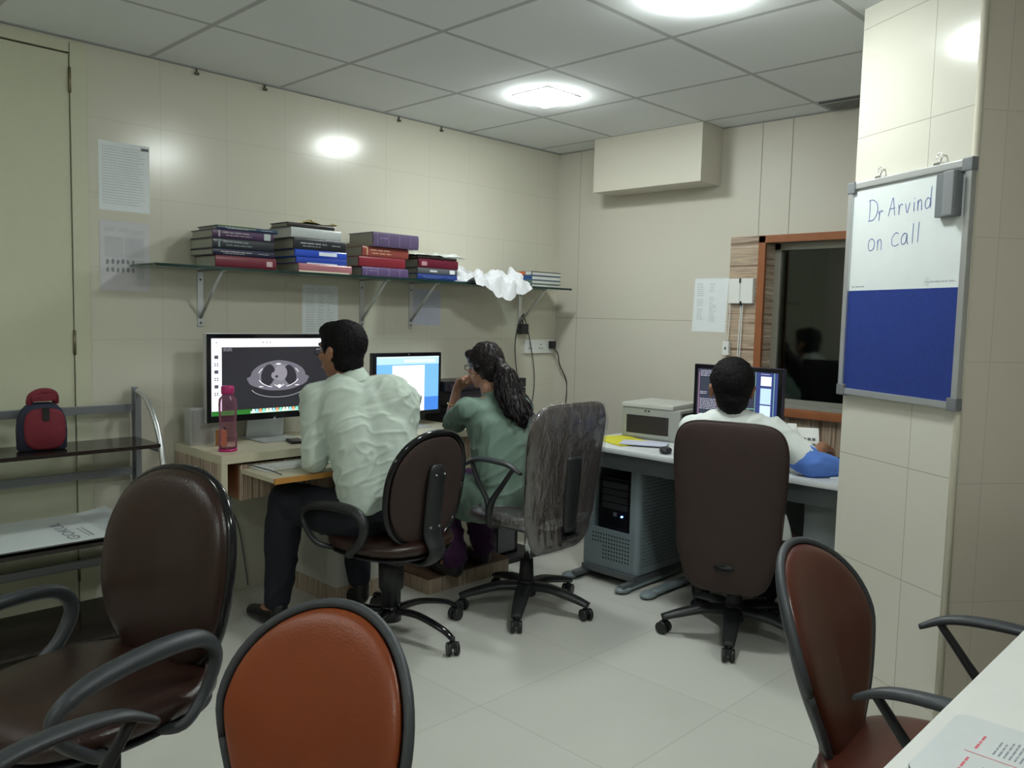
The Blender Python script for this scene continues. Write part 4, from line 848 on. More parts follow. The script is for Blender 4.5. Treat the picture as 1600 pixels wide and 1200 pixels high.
# folder and papers
o = MB().b2(-0.13, 0.17, -0.11, 0.11, 0, 0.006, 0.001).build('folder', P('yellow_card', (0.66, 0.62, 0.04), 0.6)); o.location = (1.08, -0.68, GZ + 0.0005); o.rotation_euler = (0, 0, -0.35); tag(o, 'yellow card folder on the steel desk in front of the printer', 'folder')
o = MB().b2(-0.10, 0.13, -0.07, 0.07, 0, 0.005, 0.001).build('paper', m_lav); o.location = (1.24, -0.72, GZ + 0.008); o.rotation_euler = (0, 0, 0.5); tag(o, 'lavender papers lying over the yellow folder', 'paper')
r = empty('computer_mouse', (1.46, -0.83, GZ + 0.0005), 0.5, 'black computer mouse on the steel desk edge beside the tall chair', 'mouse')
MB().ell((0, 0, 0.014), (0.03, 0.05, 0.018)).build('shell', m_black, r)
# monitor 3 faces the room front
r, fn = monitor('monitor', (1.632, -0.50, GZ + 0.0005), -pi / 2, 0.475, 0.36, 0.055, 0.022, 'purple framed monitor with dark scan lists on the steel desk', P('purple_black_case', (0.045, 0.038, 0.065), 0.35), stand='round', bot=0.026)
mb = MB().mat(emi('scr_dark', (0.03, 0.035, 0.055), 1.0)); quad(mb, lambda a, b: fn(a, b, 0), 0, 1, 0, 1)
mb.mat(emi('scr_navy', (0.03, 0.045, 0.16), 1.0)); quad(mb, lambda a, b: fn(a, b, 1), 0.745, 1, 0, 1)
mb.mat(emi('scr_line', (0.25, 0.55, 0.45), 0.8)); quad(mb, lambda a, b: fn(a, b, 2), 0.735, 0.74, 0, 1); quad(mb, lambda a, b: fn(a, b, 2), 0.45, 0.735, 0.425, 0.435); quad(mb, lambda a, b: fn(a, b, 2), 0.955, 0.962, 0.1, 1)
mb.mat(emi('scr_rose', (0.5, 0.22, 0.35), 1.0)); quad(mb, lambda a, b: fn(a, b, 2), 0.02, 0.026, 0.2, 0.95)
for (b0, b1, c) in ((0.80, 0.94, (0.75, 0.82, 0.95)), (0.52, 0.76, (0.45, 0.62, 0.95)), (0.26, 0.50, (0.55, 0.68, 0.95)), (0.06, 0.22, (0.7, 0.78, 0.95))):
    mb.mat(emi('thumb_%d' % int(b0 * 100), c, 1.0)); quad(mb, lambda a, b: fn(a, b, 3), 0.80, 0.925, b0, b1)
mb.build('screen', None, r, recalc=False)
mb = MB().mat(emi('scr_text', (0.62, 0.60, 0.72), 1.0)); rn = random.Random(4)
for (a0, a1, b0, b1) in ((0.04, 0.22, 0.88, 0.97), (0.04, 0.14, 0.60, 0.63), (0.04, 0.30, 0.34, 0.52), (0.20, 0.35, 0.12, 0.2), (0.50, 0.72, 0.86, 0.96), (0.6, 0.7, 0.74, 0.78), (0.80, 0.93, 0.955, 0.975)):
    b = b1
    while b > b0: scribble(mb, lambda a, c: fn(a, c, 4), a0, a1 * rn.uniform(.85, 1), b, 0.012, rn); b -= 0.026
mb.build('print', None, r, recalc=False)
# desk phone, keyboard, pens at the right end
r = empty('desk_phone', (2.03, -0.62, GZ + 0.0005), radians(32), 'white desk telephone standing tilted on the steel desk', 'telephone')
tl = Matrix.Rotation(radians(58), 3, 'X')
mb = MB(); mb.box(V((0, 0, 0.088)), (0.15, 0.17, 0.03), tl, 0.008); mb.build('body', m_white, r)
mb = MB(); mb.box(V((-0.042, -0.014, 0.098)), (0.045, 0.19, 0.03), tl, 0.012); mb.build('handset', P('white_handset', (0.78, 0.79, 0.77), 0.3), r)
mb = MB().mat(m_greyd)
for i in range(4):
    for j in range(3): mb.box(V((0.012 + j * 0.019, -0.0145, 0.098)) + tl @ V((0, -0.052 + i * 0.026, 0.0)), (0.013, 0.009, 0.006), tl)
mb.build('keypad', None, r)
mb = MB(); mb.prism([(-0.05, 0.0), (0.06, 0.0), (0.035, 0.13), (0.02, 0.13)], -0.06, 0.06, fmap=lambda a, b, t: V((t, a + 0.01, b))); mb.build('base', m_white, r)
r = empty('keyboard', (2.08, -0.42, GZ + 0.0005), 0, 'grey and black keyboard partly hidden behind the tiled pillar', 'keyboard')
MB().b2(0, 0.26, 0, 0.13, 0, 0.014, 0.003).build('base', P('grey_key_base', (0.36, 0.37, 0.38), 0.5), r)
mb = MB(); [mb.box((0.02 + j * 0.02, 0.02 + i * 0.022, 0.0165), (0.016, 0.017, 0.005)) for i in range(5) for j in range(12)]; mb.build('keys', m_black, r)
o = MB().b2(-0.05, 0.05, -0.08, 0.08, 0, 0.004).build('notepad', m_paper); o.location = (2.30, -0.74, GZ + 0.0005); tag(o, 'small white notepad on the steel desk beside the blue cuff', 'notepad')

# ------------------------------------------------------------------ white board on the pillar
wb = empty('notice_board', pil(0, 0), 0, 'framed half white half blue notice board hung on the tiled pillar', 'notice board')
wb.location = PB; wb.rotation_euler = (0, 0, atan2(PN.y, PN.x))   # local +x = out of the pillar, local y: along
# local y axis = rotated 90 deg from PN; find sign so that u (along PD) = sgn * local y
ly = V((-PN.y, PN.x, 0)); SG = 1 if ly.dot(PD) > 0 else -1
U0, U1, Z0, Z1 = -0.017, 0.508, pz(1.095), pz(1.858)
def wf(u, z, off=0.0): return V((off, SG * u, z))
def wbox(mb, u0, u1, z0, z1, o0, o1, bev=0.0): return mb.b2(o0, o1, min(SG * u0, SG * u1), max(SG * u0, SG * u1), z0, z1, bev)
MS = pz(1.472)
mb = MB(); wbox(mb, U0 + 0.004, U1 - 0.004, Z0 + 0.004, Z1 - 0.004, 0.004, 0.012); mb.build('backing', P('board_back', (0.4, 0.4, 0.38), 0.6), wb)
mb = MB(); wbox(mb, U0 + 0.016, U1 - 0.016, MS, Z1 - 0.016, 0.012, 0.0135); mb.build('writing_surface', P('white_enamel', (0.66, 0.70, 0.70), 0.22), wb)
mb = MB(); wbox(mb, U0 + 0.016, U1 - 0.016, Z0 + 0.016, MS, 0.012, 0.0145); mb.build('pin_surface', P('blue_felt', (0.009, 0.030, 0.20), 0.9, noise_amt=0.25, noise_scale=90, bump=0.6, bump_scale=500), wb)
mb = MB(); t = 0.022
for (a, b, c, d) in ((U0, U1, Z0, Z0 + t), (U0, U1, Z1 - t, Z1), (U0, U0 + t, Z0, Z1), (U1 - t, U1, Z0, Z1)): wbox(mb, a, b, c, d, 0.003, 0.022, 0.003)
mb.build('frame', P('board_aluminium', (0.60, 0.61, 0.62), 0.3, metal=0.75), wb)
for (a, c) in ((U0 - 0.003, Z0 - 0.003), (U1 - 0.035, Z0 - 0.003), (U0 - 0.003, Z1 - 0.035), (U1 - 0.035, Z1 - 0.035)): wbox(MB(), a, a + 0.038, c, c + 0.038, 0.002, 0.025, 0.004).build('corner_cap', P('grey_corner', (0.16, 0.17, 0.18), 0.4), wb)
for u in (0.37, 0.118):
    mb = MB(); wbox(mb, u - 0.014, u + 0.014, Z1 - 0.004, Z1 + 0.008, 0.004, 0.02, 0.002)
    mb.tube([wf(u, Z1 + 0.006, 0.012), wf(u - 0.012, Z1 + 0.022, 0.012), wf(u - 0.006, Z1 + 0.036, 0.010), wf(u + 0.010, Z1 + 0.034, 0.008), wf(u + 0.012, Z1 + 0.02, 0.010)], 0.0022, 8, 5); mb.build('hook', m_chrome, wb)
r = empty('board_duster', wf(0, 0), 0, 'grey magnetic duster stuck to the top corner of the notice board', 'duster')
r.location = PB + PN * 0.0140; r.rotation_euler = wb.rotation_euler
mb = MB(); wbox(mb, 0.018, 0.098, pz(1.69), pz(1.826), 0.0, 0.022, 0.003); mb.build('body', P('grey_duster', (0.14, 0.155, 0.165), 0.5), r)
mb = MB(); wbox(mb, 0.018, 0.056, pz(1.69), pz(1.826), 0.022, 0.036, 0.004); mb.build('grip', P('grey_duster_grip', (0.20, 0.21, 0.22), 0.45), r)
# handwriting: strokes given in letter boxes, u grows to the reader's right
def hw(strokes, x, z, s=1.0, sl=0.0):
    for st in strokes:
        pts = [V((a, b)) for a, b in st]
        sm = []
        for i in range(len(pts) - 1):
            p0 = pts[max(0, i - 1)]; p1 = pts[i]; p2 = pts[i + 1]; p3 = pts[min(len(pts) - 1, i + 2)]
            for k in range(5):
                t = k / 5; sm.append(0.5 * ((2 * p1) + (p2 - p0) * t + (2 * p0 - 5 * p1 + 4 * p2 - p3) * t * t + (3 * p1 - p0 - 3 * p2 + p3) * t ** 3))
        sm.append(pts[-1])
        stroke(mb, [(x + q.x * s, z + q.y * s) for q in sm], 0.0028, lambda a, b: wf((0.44 - a) * PK, pz(b), 0.0142))
CH = {
 'D': [[(0.0, 0.0), (0.004, 0.5), (0.0, 1.0)], [(-0.10, 1.0), (0.2, 1.02), (0.5, 0.8), (0.55, 0.4), (0.3, 0.05), (-0.08, 0.0)]],
 'r': [[(0.0, 0.55), (0.05, 0.25), (0.04, 0.0), (0.06, 0.35), (0.2, 0.55), (0.32, 0.5)]],
 'A': [[(0.0, 0.0), (0.15, 0.5), (0.32, 1.0), (0.42, 0.5), (0.52, 0.0)], [(0.08, 0.38), (0.5, 0.42)]],
 'v': [[(0.0, 0.5), (0.14, 0.0), (0.32, 0.52)]],
 'i': [[(0.0, 0.5), (0.0, 0.0)], [(0.0, 0.72), (0.01, 0.75)]],
 'n': [[(0.0, 0.5), (0.02, 0.0), (0.03, 0.35), (0.16, 0.52), (0.26, 0.4), (0.28, 0.0)]],
 'd': [[(0.34, 0.4), (0.15, 0.5), (0.0, 0.25), (0.1, 0.0), (0.28, 0.1), (0.34, 0.4)], [(0.38, 1.0), (0.35, 0.5), (0.36, 0.0)]],
 'o': [[(0.25, 0.6), (0.05, 0.5), (0.0, 0.2), (0.15, -0.02), (0.42, 0.1), (0.45, 0.45), (0.25, 0.6)]],
 'c': [[(0.45, 0.58), (0.25, 0.62), (0.03, 0.4), (0.05, 0.1), (0.25, 0.0), (0.48, 0.08)]],
 'a': [[(0.40, 0.5), (0.2, 0.55), (0.02, 0.3), (0.1, 0.02), (0.32, 0.12), (0.40, 0.5), (0.42, 0.15), (0.5, 0.0)]],
 'l': [[(0.02, 0.95), (0.0, 0.5), (0.0, 0.0)]] }
S_ = 0.070
for word in ((('D', 0.012, 1.715, 1.0), ('r', 0.058, 1.712, 0.85)), (('A', 0.105, 1.722, 0.85), ('r', 0.152, 1.722, 0.85), ('v', 0.184, 1.724, 0.85), ('i', 0.222, 1.726, 0.8), ('n', 0.238, 1.727, 0.9), ('d', 0.270, 1.728, 0.95)),
             (('o', 0.014, 1.612, 0.95), ('n', 0.060, 1.610, 1.0)), (('c', 0.128, 1.618, 1.0), ('a', 0.172, 1.620, 0.95), ('l', 0.224, 1.622, 0.95), ('l', 0.248, 1.624, 0.95))):
    mb = MB().mat(m_blue_ink)
    for ch, x, z, s in word: hw(CH[ch], x, z, S_ * s)
    mb.build('handwritten_word', None, wb, recalc=False)
mb = MB().mat(m_ink); rn = random.Random(11)
ff = lambda a, b: wf((0.44 - a) * PK, b, 0.0142)
scribble(mb, ff, -0.06, 0.005, MS + 0.013, 0.006, rn); mb.build('small_print', None, wb, recalc=False); mb = MB(); scribble(mb.mat(m_ink_pale), ff, 0.315, 0.41, MS + 0.02, 0.007, rn)
mb.build('small_print', None, wb, recalc=False); mb = MB()
stroke(mb.mat(m_ink_pale), [(0.30 + 0.011 * cos(t * pi / 10), MS + 0.02 + 0.011 * sin(t * pi / 10)) for t in range(21)], 0.0014, ff); stroke(mb, [(0.292, MS + 0.02), (0.308, MS + 0.02)], 0.0014, ff); stroke(mb, [(0.300, MS + 0.01), (0.300, MS + 0.03)], 0.0014, ff)
mb.build('round_mark', None, wb, recalc=False)

# ------------------------------------------------------------------ white table at the right
TZ = 0.75
tb = empty('table', (3.262, -3.35, 0), 0, 'white topped table cut by the bottom right corner of the view', 'table')
MB().b2(0, 0.80, 0, 2.2, TZ - 0.03, TZ, 0.003).build('tabletop', P('white_laminate', (0.70, 0.71, 0.68), 0.35), tb)
for xx, yy in ((0.72, 0.1), (0.72, 2.05), (0.30, 0.05), (0.30, 2.12)): MB().b2(xx, xx + 0.04, yy, yy + 0.04, 0, TZ - 0.031, 0.003).build('leg', m_greyd, tb)
MB().b2(0.33, 0.35, 0.10, 2.1, 0.3, TZ - 0.031).build('modesty_panel', m_cream, tb)
# leaflet / mouse mat
r = empty('mouse_mat', (3.285, -2.965, TZ + 0.0005), 0, 'glossy white printed mat with red and grey text on the white table', 'mat')
cx = 0.19; cy = 0.115
ring = []
X0, X1, Y0, Y1, RR = 0.0, 0.27, 0.0, 0.235, 0.022
for (ax_, ay_, a0) in ((X1 - RR, Y0 + RR, -pi / 2), (X1 - RR, Y1 - RR, 0), (X0 + RR, Y1 - RR, pi / 2), (X0 + RR, Y0 + RR, pi)):
    for k in range(7): ring.append((ax_ + RR * cos(a0 + pi / 2 * k / 6), ay_ + RR * sin(a0 + pi / 2 * k / 6)))
mb = MB(); mb.prism(ring, 0, 0.0035); mb.build('pad', m_black, r)
mb = MB(); mb.prism([(x * 0.994 + 0.0007, y * 0.994 + 0.0006) for x, y in ring], 0.0036, 0.0048); mb.build('cover_sheet', P('glossy_white', (0.62, 0.65, 0.66), 0.15), r)
mat_rot = 0
mb = MB(); rn = random.Random(21)
fm = lambda a, b: V((a * 1.05, b * 1.17, 0.0051))
def block(x0, x1, y0, y1, h, m, rows):   # text lines run along y, stacked along x
    mb.mat(m)
    for q in range(rows): scribble(mb, lambda a, b: fm(x0 + (x1 - x0) * (q + 0.5) / rows, a), y0, y1, 0, h, rn)
def block(x0, x1, y0, y1, h, m, rows):
    mb.mat(m)
    for q in range(rows):
        xx = x0 + (x1 - x0) * (q + 0.5) / rows; scribble(mb, lambda a, b: fm(xx + b, a), y0, y1 * 1.0 - rn.uniform(0, (y1 - y0) * 0.3), 0, h, rn)
block(0.045, 0.055, 0.03, 0.085, 0.0055, m_red_ink, 1); block(0.045, 0.055, 0.11, 0.16, 0.0055, m_red_ink, 1)
block(0.068, 0.112, 0.035, 0.08, 0.0048, m_ink, 5); block(0.068, 0.112, 0.11, 0.165, 0.0042, m_ink, 7)
block(0.112, 0.145, 0.03, 0.085, 0.005, m_red_ink, 3); block(0.118, 0.150, 0.11, 0.165, 0.0048, m_ink, 5)
block(0.152, 0.162, 0.03, 0.09, 0.0085, m_red_ink, 1); block(0.156, 0.166, 0.11, 0.17, 0.0085, m_red_ink, 1)
block(0.182, 0.198, 0.04, 0.12, 0.012, m_ink, 1); block(0.205, 0.222, 0.05, 0.13, 0.012, m_ink, 1)
quad(mb.mat(m_red_ink), fm, 0.04, 0.17, 0.0965, 0.0980)
mb.build('print', None, r, recalc=False)
r = empty('computer_mouse', (3.415, -2.655, TZ + 0.0005), 0.4, 'pale grey rounded mouse on the white table cut by the right edge', 'mouse')
mb = MB(); mb.ell((0, 0, 0.0245), (0.033, 0.055, 0.024)); mb.build('shell', P('pale_mouse', (0.42, 0.44, 0.43), 0.3), r); mb = MB(); mb.ell((0, 0, 0.006), (0.030, 0.050, 0.006)); mb.build('base', m_black, r)

# ------------------------------------------------------------------ chairs (local: sitter looks along +y)
def sgnp(v, e): return (1 if v >= 0 else -1) * abs(v) ** e
def pad(mb, outline, fmap, t_front, t_back, ns=10, nt=56, edge=0.55, wrinkle=0.0):
    """cushion: outline(theta)->(a,b); fmap(a,b,d)->point with d along the pad's front normal"""
    ol = [outline(2 * pi * k / nt) for k in range(nt)]; rings = []
    prof = [(cos(q * pi / 2 / ns), sin(q * pi / 2 / ns)) for q in range(ns + 1)]
    for side, th in ((1, t_front), (-1, t_back)):
        seq = prof if side == -1 else prof[::-1]
        for s_, h in (seq if side == 1 else seq[1:]):
            s = 0.02 + 0.98 * (s_ ** 0.35 if s_ > 0 else 0); 
            d = side * th * (h ** 0.9)
            rings.append([fmap(a * s, b * s, d + (wrinkle * noise.noise(V((a * s * 22, b * s * 9, side))) if s < 1 else 0)) for a, b in ol])
    mb.rings(rings); return mb
def star_base(r, rad=0.30, hub_z=0.11, n0=0.3,  glossy=False, tubey=False):
    m = m_bglos if glossy else m_black
    mb = MB(); mb.lathe([(0.001, hub_z - 0.045), (0.045, hub_z - 0.045), (0.048, hub_z), (0.036, hub_z + 0.03), (0.001, hub_z + 0.032)]); mb.build('base_hub', m, r)
    for k in range(5):
        a = n0 + k * 2 * pi / 5; d = V((cos(a), sin(a), 0))
        mb = MB()
        if tubey: mb.tube([d * 0.03 + V((0, 0, hub_z + 0.0)), d * rad * 0.45 + V((0, 0, hub_z + 0.005)), d * rad * 0.85 + V((0, 0, hub_z - 0.025)), d * rad * 1.0 + V((0, 0, 0.062))], [0.022, 0.019, 0.017, 0.014], 10, 5, flat=0.7)
        else: mb.tube([d * 0.02 + V((0, 0, hub_z - 0.005)), d * rad * 0.4 + V((0, 0, hub_z)), d * rad * 0.8 + V((0, 0, hub_z - 0.025)), d * rad * 1.03 + V((0, 0, hub_z - 0.045))], [0.042, 0.036, 0.030, 0.024], 10, 5, flat=0.55)
        ba = mb.build('base_arm', m, r)
        c = d * rad; a2 = a + 0.9 + k; t = V((cos(a2), sin(a2), 0)); mb = MB()
        mb.cyl(c + V((0, 0, 0.05)), c + V((0, 0, 0.075)), 0.008, 10)
        for sd in (-1, 1): mb.cyl(c + t * sd * 0.008 + V((0, 0, 0.027)), c + t * sd * 0.024 + V((0, 0, 0.027)), 0.0265, 18)
        mb.box(c + V((0, 0, 0.042)), (0.03, 0.03, 0.026), Matrix.Rotation(a2, 3, 'Z'), 0.008); mb.build('caster', m_black, ba)
def lift(r, dz):
    for c in r.children:
        if c.name.split('.')[0] not in ('base_hub', 'base_arm', 'caster', 'column_cover', 'column_shroud'): c.location.z += dz
def column(r, z1, chrome=True):
    MB().lathe([(0.001, 0.12), (0.036, 0.12), (0.034, 0.16), (0.030, 0.24), (0.001, 0.24)]).build('column_cover', m_black, r)
    MB().cyl((0, 0, 0.20), (0, 0, z1), 0.014, 16).build('gas_column', m_chrome if chrome else m_black, r)
def oval(w, h, e=2.2, egg=0.0, top_sq=None):
    def f(t):
        c, s = cos(t), sin(t); ee = 2 / e
        b = sgnp(s, ee) * h / 2; a = sgnp(c, ee) * w / 2 * (1 + egg * (b / (h / 2)))
        return a, b
    return f
def backmap(yc, zc, lean, curl, lumbar, hh):
    """pad frame a: width, b: height, d: towards the sitter (+y)"""
    def f(a, b, d):
        y = yc - sin(lean) * b + curl * a * a + lumbar * cos(b / hh * 2.6) + d * cos(lean)
        z = zc + cos(lean) * b + d * sin(lean)
        return V((a, y, z))
    return f
def loop_arm(r, sx, mat=m_arm):
    mb = MB(); x = sx * 0.262
    pts = [(sx * 0.20, 0.12, 0.40), (x, 0.16, 0.425), (x, 0.235, 0.49), (x, 0.24, 0.54), (x, 0.17, 0.575), (x, 0.03, 0.59), (x, -0.075, 0.58), (x, -0.115, 0.53), (x, -0.085, 0.46), (x, -0.03, 0.41), (sx * 0.20, 0.0, 0.395)]
    mb.tube(pts, [0.014, 0.015, 0.015, 0.016, 0.021, 0.023, 0.022, 0.019, 0.017, 0.016, 0.014], 12, 6, flat=0.75); mb.build('armrest', mat, r)
def bow_arm(r, sx, mat=m_arm, zt=0.685, x=0.25, ys=0.06):
    x = sx * x; mb = MB()
    mb.tube([(x * 0.97, -0.17 + ys, zt - 0.040), (x, -0.11 + ys, zt - 0.010), (x * 1.02, -0.02 + ys, zt), (x * 1.02, 0.08 + ys, zt - 0.006), (x, 0.16 + ys, zt - 0.04)], [0.011, 0.019, 0.022, 0.021, 0.013], 12, 6, flat=0.55, upr=(0, 0, 1)); arm = mb.build('armrest', mat, r)
    mb = MB(); mb.tube([(x, -0.13 + ys, zt - 0.022), (x, -0.07 + ys, zt - 0.10), (x, -0.005 + ys, zt - 0.19), (x, 0.0 + ys, 0.42), (sx * 0.19, 0.0 + ys, 0.395)], [0.012, 0.014, 0.018, 0.02, 0.016], 10, 6, flat=0.7)
    mb.tube([(x, 0.12 + ys, zt - 0.022), (x, 0.08 + ys, zt - 0.10), (x, 0.015 + ys, zt - 0.19), (x, 0.005 + ys, 0.42), (sx * 0.19, 0.01 + ys, 0.395)], [0.012, 0.013, 0.016, 0.018, 0.015], 10, 6, flat=0.7); mb.build('arm_support', m_black, r)
def seatmap(zc):
    def f(a, b, d):
        drop = 0.0 if b < 0.12 else (b - 0.12) ** 2 * 1.6
        return V((a, b, zc + d - drop + 0.10 * a * a))
    return f
def task_chair(loc, rz, label, group, dz=0.0, nd=11):
    r = empty('office_chair', loc, rz, label, 'chair', group); SZ = 0.425
    star_base(r, 0.33, 0.115, radians(nd) - rz, True, True); column(r, 0.38, False); MB().lathe([(0.001, 0.10), (0.040, 0.10), (0.042, 0.20), (0.052, 0.21), (0.054, 0.345), (0.001, 0.346)]).build('column_shroud', m_black, r)
    MB().b2(-0.09, 0.09, -0.13, 0.12, 0.340, 0.380, 0.012).build('seat_mechanism', m_black, r)
    mb = MB(); pad(mb, oval(0.48, 0.47, 2.7), seatmap(SZ), 0.035, 0.042); mb.build('seat', m_brown, r)
    mb = MB(); pad(mb, oval(0.46, 0.45, 2.7), seatmap(SZ - 0.038), 0.006, 0.012); mb.build('seat_shell', m_black, r)
    f = backmap(-0.215, 0.655, 0.14, 0.42, 0.012, 0.48); ol = oval(0.44, 0.47, 2.35, 0.02)
    mb = MB(); pad(mb, ol, f, 0.042, 0.004); mb.build('backrest', m_brown, r)
    mb = MB(); pad(mb, lambda t: tuple(v * 0.93 for v in ol(t)), lambda a, b, d: f(a, b, d - 0.010), 0.004, 0.012); mb.build('back_panel', m_brown2, r)
    mb = MB(); pts = [f(a * 1.0, b * 1.0, -0.004) for a, b in [ol(2 * pi * k / 48) for k in range(49)]]; mb.tube(pts[:-1] + [pts[0]], 0.012, 10, 1); mb.build('rim', m_bglos, r)
    mb = MB(); sp = [f(0, 0.11, -0.024), f(0, 0.085, -0.034), f(0, 0.0, -0.038), f(0, -0.16, -0.042), V((0, -0.255, 0.41)), V((0, -0.20, 0.355)), V((0, -0.08, 0.352))]
    mb.tube(sp, [0.030, 0.046, 0.050, 0.050, 0.046, 0.040, 0.03], 14, 6, flat=0.36, upr=(0, 0.6, 1)); mb.build('back_bracket', m_black, r)
    mb = MB(); mb = None
    [MB().cyl(f(dx, b, -0.048), f(dx, b, -0.058), 0.005, 8).build('bolt', m_chrome, r) for dx in (-0.024, 0.024) for b in (0.075, -0.14)]
    MB().tube([(0.08, 0.02, 0.365), (0.17, 0.03, 0.35), (0.23, 0.03, 0.345)], [0.006, 0.007, 0.014], 8, 4).build('height_lever', m_black, r)
    am = m_arm if dz > 0 else m_black; loop_arm(r, 1, am); loop_arm(r, -1, am); lift(r, dz)
    return r
def high_chair(loc, rz, label, wrapped, wb_=0.49, hb=0.66, zc=0.62, base_r=0.30, arms=True, n0=0.2, yb=-0.235, chrome=True, lean=0.10, dz=0.0):
    r = empty('office_chair', loc, rz, label, 'chair'); SZ = 0.425
    star_base(r, base_r, 0.115, radians(n0) - rz); column(r, 0.38, chrome)
    MB().b2(-0.09, 0.09, -0.14, 0.12, 0.352, 0.388, 0.012).build('seat_mechanism', m_black, r)
    mb = MB(); pad(mb, oval(0.49, 0.47, 3.2), seatmap(SZ), 0.035, 0.035); st = mb.build('seat', m_brown2 if not wrapped else m_brown, r)
    f = backmap(yb, zc, lean, 0.30, 0.012, hb)
    def ol(t):
        a, b = oval(wb_, hb, 5.2)(t); return a * (1 + 0.10 * (b / (hb / 2)) - (0.05 if b < -hb * 0.3 else 0)), b
    bm_ = m_brown2
    mb = MB(); pad(mb, ol, f, 0.045, 0.024); mb.build('backrest', bm_, r)
    mb = MB(); pts = [f(a, b, 0.004) for a, b in [ol(2 * pi * k / 56) for k in range(57)]]; mb.tube(pts[:-1] + [pts[0]], 0.006, 8, 1); mb.build('piping', m_brown, r)
    if wrapped:
        mb = MB(); oo = lambda t: tuple(v * (1.035 + 0.02 * noise.noise(V((cos(t) * 4, sin(t) * 4, 1)))) for v in ol(t))
        pad(mb, oo, lambda a, b, d: f(a, b, d) , 0.058, 0.036, ns=14, nt=96, wrinkle=0.010); mb.build('plastic_wrap', m_film, r)
        mb = MB(); pad(mb, oval(0.51, 0.49, 3.2), seatmap(SZ), 0.044, 0.044, ns=10, nt=80, wrinkle=0.008); mb.build('plastic_wrap', m_film, r)
        mb = MB(); mb.tube([f(0, 0.10, -0.03), f(0, 0, -0.035), f(0, -0.2, -0.04), V((0, -0.26, 0.36)), V((0, -0.10, 0.355))], [0.05, 0.05, 0.045, 0.04, 0.035], 12, 6, flat=0.35, upr=(0, 0.6, 1)); mb.build('back_bracket', m_black, r)
    else:
        mb = MB(); mb.tube([f(0, -0.25, -0.03) + V((0, 0.02, 0)), V((0, yb - 0.0, 0.36)), V((0, -0.10, 0.355))], [0.045, 0.04, 0.035], 12, 6, flat=0.35, upr=(0, 0.6, 1)); mb.build('back_bracket', m_black, r)
    if arms: bow_arm(r, 1, zt=0.695, ys=0.0); bow_arm(r, -1, zt=0.695, ys=0.0)
    lift(r, dz)
    return r
def shell_chair(loc, rz, label, leather, group=None, zc=0.625, yb=-0.235, w_=0.43, h_=0.50, lean=0.24, nd=20):
    r = empty('office_chair', loc, rz, label, 'chair', group); SZ = 0.415
    star_base(r, 0.31, 0.115, radians(nd) - rz); column(r, 0.38)
    MB().b2(-0.09, 0.09, -0.13, 0.12, 0.352, 0.380, 0.012).build('seat_mechanism', m_black, r)
    mb = MB(); pad(mb, oval(0.47, 0.46, 2.7), seatmap(SZ), 0.032, 0.03); mb.build('seat', leather, r)
    mb = MB(); pad(mb, oval(0.485, 0.475, 2.7), seatmap(SZ - 0.018), 0.004, 0.022); mb.build('seat_shell', m_rubber, r)
    def f(a, b, d):
        s = b / (h_ / 2)
        y = yb - sin(lean) * b + 0.75 * a * a - 0.030 * max(0, s - 0.1) ** 2 - 0.035 * max(0, -s - 0.3) ** 1.5 + d * cos(lean)
        return V((a, y, zc + cos(lean) * b + d * sin(lean)))
    def ol(t):
        c, s = cos(t), sin(t); v = 0.5 - 0.5 * s   # 0 at the top
        if v < 0.38: ww = sqrt(max(0, 1 - ((0.38 - v) / 0.38) ** 2.15))
        else:
            k = (v - 0.38) / 0.62; ww = 1 - 0.82 * k ** 1.35
            if v > 0.9: ww *= sqrt(max(0, 1 - ((v - 0.9) / 0.1) ** 2.2))
        return (1 if c >= 0 else -1) * ww * w_ / 2, s * h_ / 2
    mb = MB(); pad(mb, ol, f, 0.022, 0.004, nt=96); mb.build('backrest', leather, r)
    sh_ = lambda t: (ol(t)[0] * 1.05 + 0.004 * cos(t), ol(t)[1] * 1.03)
    mb = MB(); pad(mb, sh_, lambda a, b, d: f(a, b, d - 0.010), 0.004, 0.022, nt=96); mb.build('back_shell', m_rubber, r)
    mb = MB(); pts = [f(a, b, -0.004) for a, b in [sh_(2 * pi * k / 72) for k in range(73)]]; mb.tube(pts[:-1] + [pts[0]], 0.009, 10, 1); mb.build('rim', m_rubber, r)
    mb = MB(); mb.tube([f(0, -h_ * 0.22, -0.024), f(0, -h_ * 0.42, -0.03), V((0, yb + 0.015, 0.385)), V((0, -0.16, 0.358)), V((0, -0.08, 0.356))], [0.06, 0.055, 0.055, 0.05, 0.04], 14, 6, flat=0.35, upr=(0, 0.6, 1)); mb.build('back_bracket', m_black, r)
    bow_arm(r, 1); bow_arm(r, -1)
    return r
def face(fx, fy): return atan2(-fx, fy)
task_chair((0.945, -2.05, 0), face(-0.975, -0.13), 'dark brown office chair under the man in the mint shirt', 'oval back office chairs')
task_chair((1.765, -3.49, 0), face(0.25, -0.97), 'empty dark brown office chair with loop arms in front of the rack', 'oval back office chairs', 0.075, 30)
high_chair((1.10, -1.39, 0), face(-0.995, -0.03), 'brown office chair in clear plastic wrap under the seated woman', True, n0=18, dz=0.03)
high_chair((1.92, -0.95, 0), face(-0.30, 0.955), 'tall plain dark brown office chair under the man at the steel desk', False, wb_=0.43, hb=0.70, zc=0.60, n0=8, arms=False, yb=-0.235, lean=0.06)
shell_chair((2.530, -3.612, 0), face(0.20, -0.98), 'bright orange leather office chair in the bottom foreground', m_orange, 'leather shell chairs', zc=0.588, w_=0.405)
shell_chair((3.15, -2.31, 0), face(0.99, 0.09), 'rust red leather office chair pushed to the white table', m_rust, 'leather shell chairs', zc=0.605, lean=0.28)
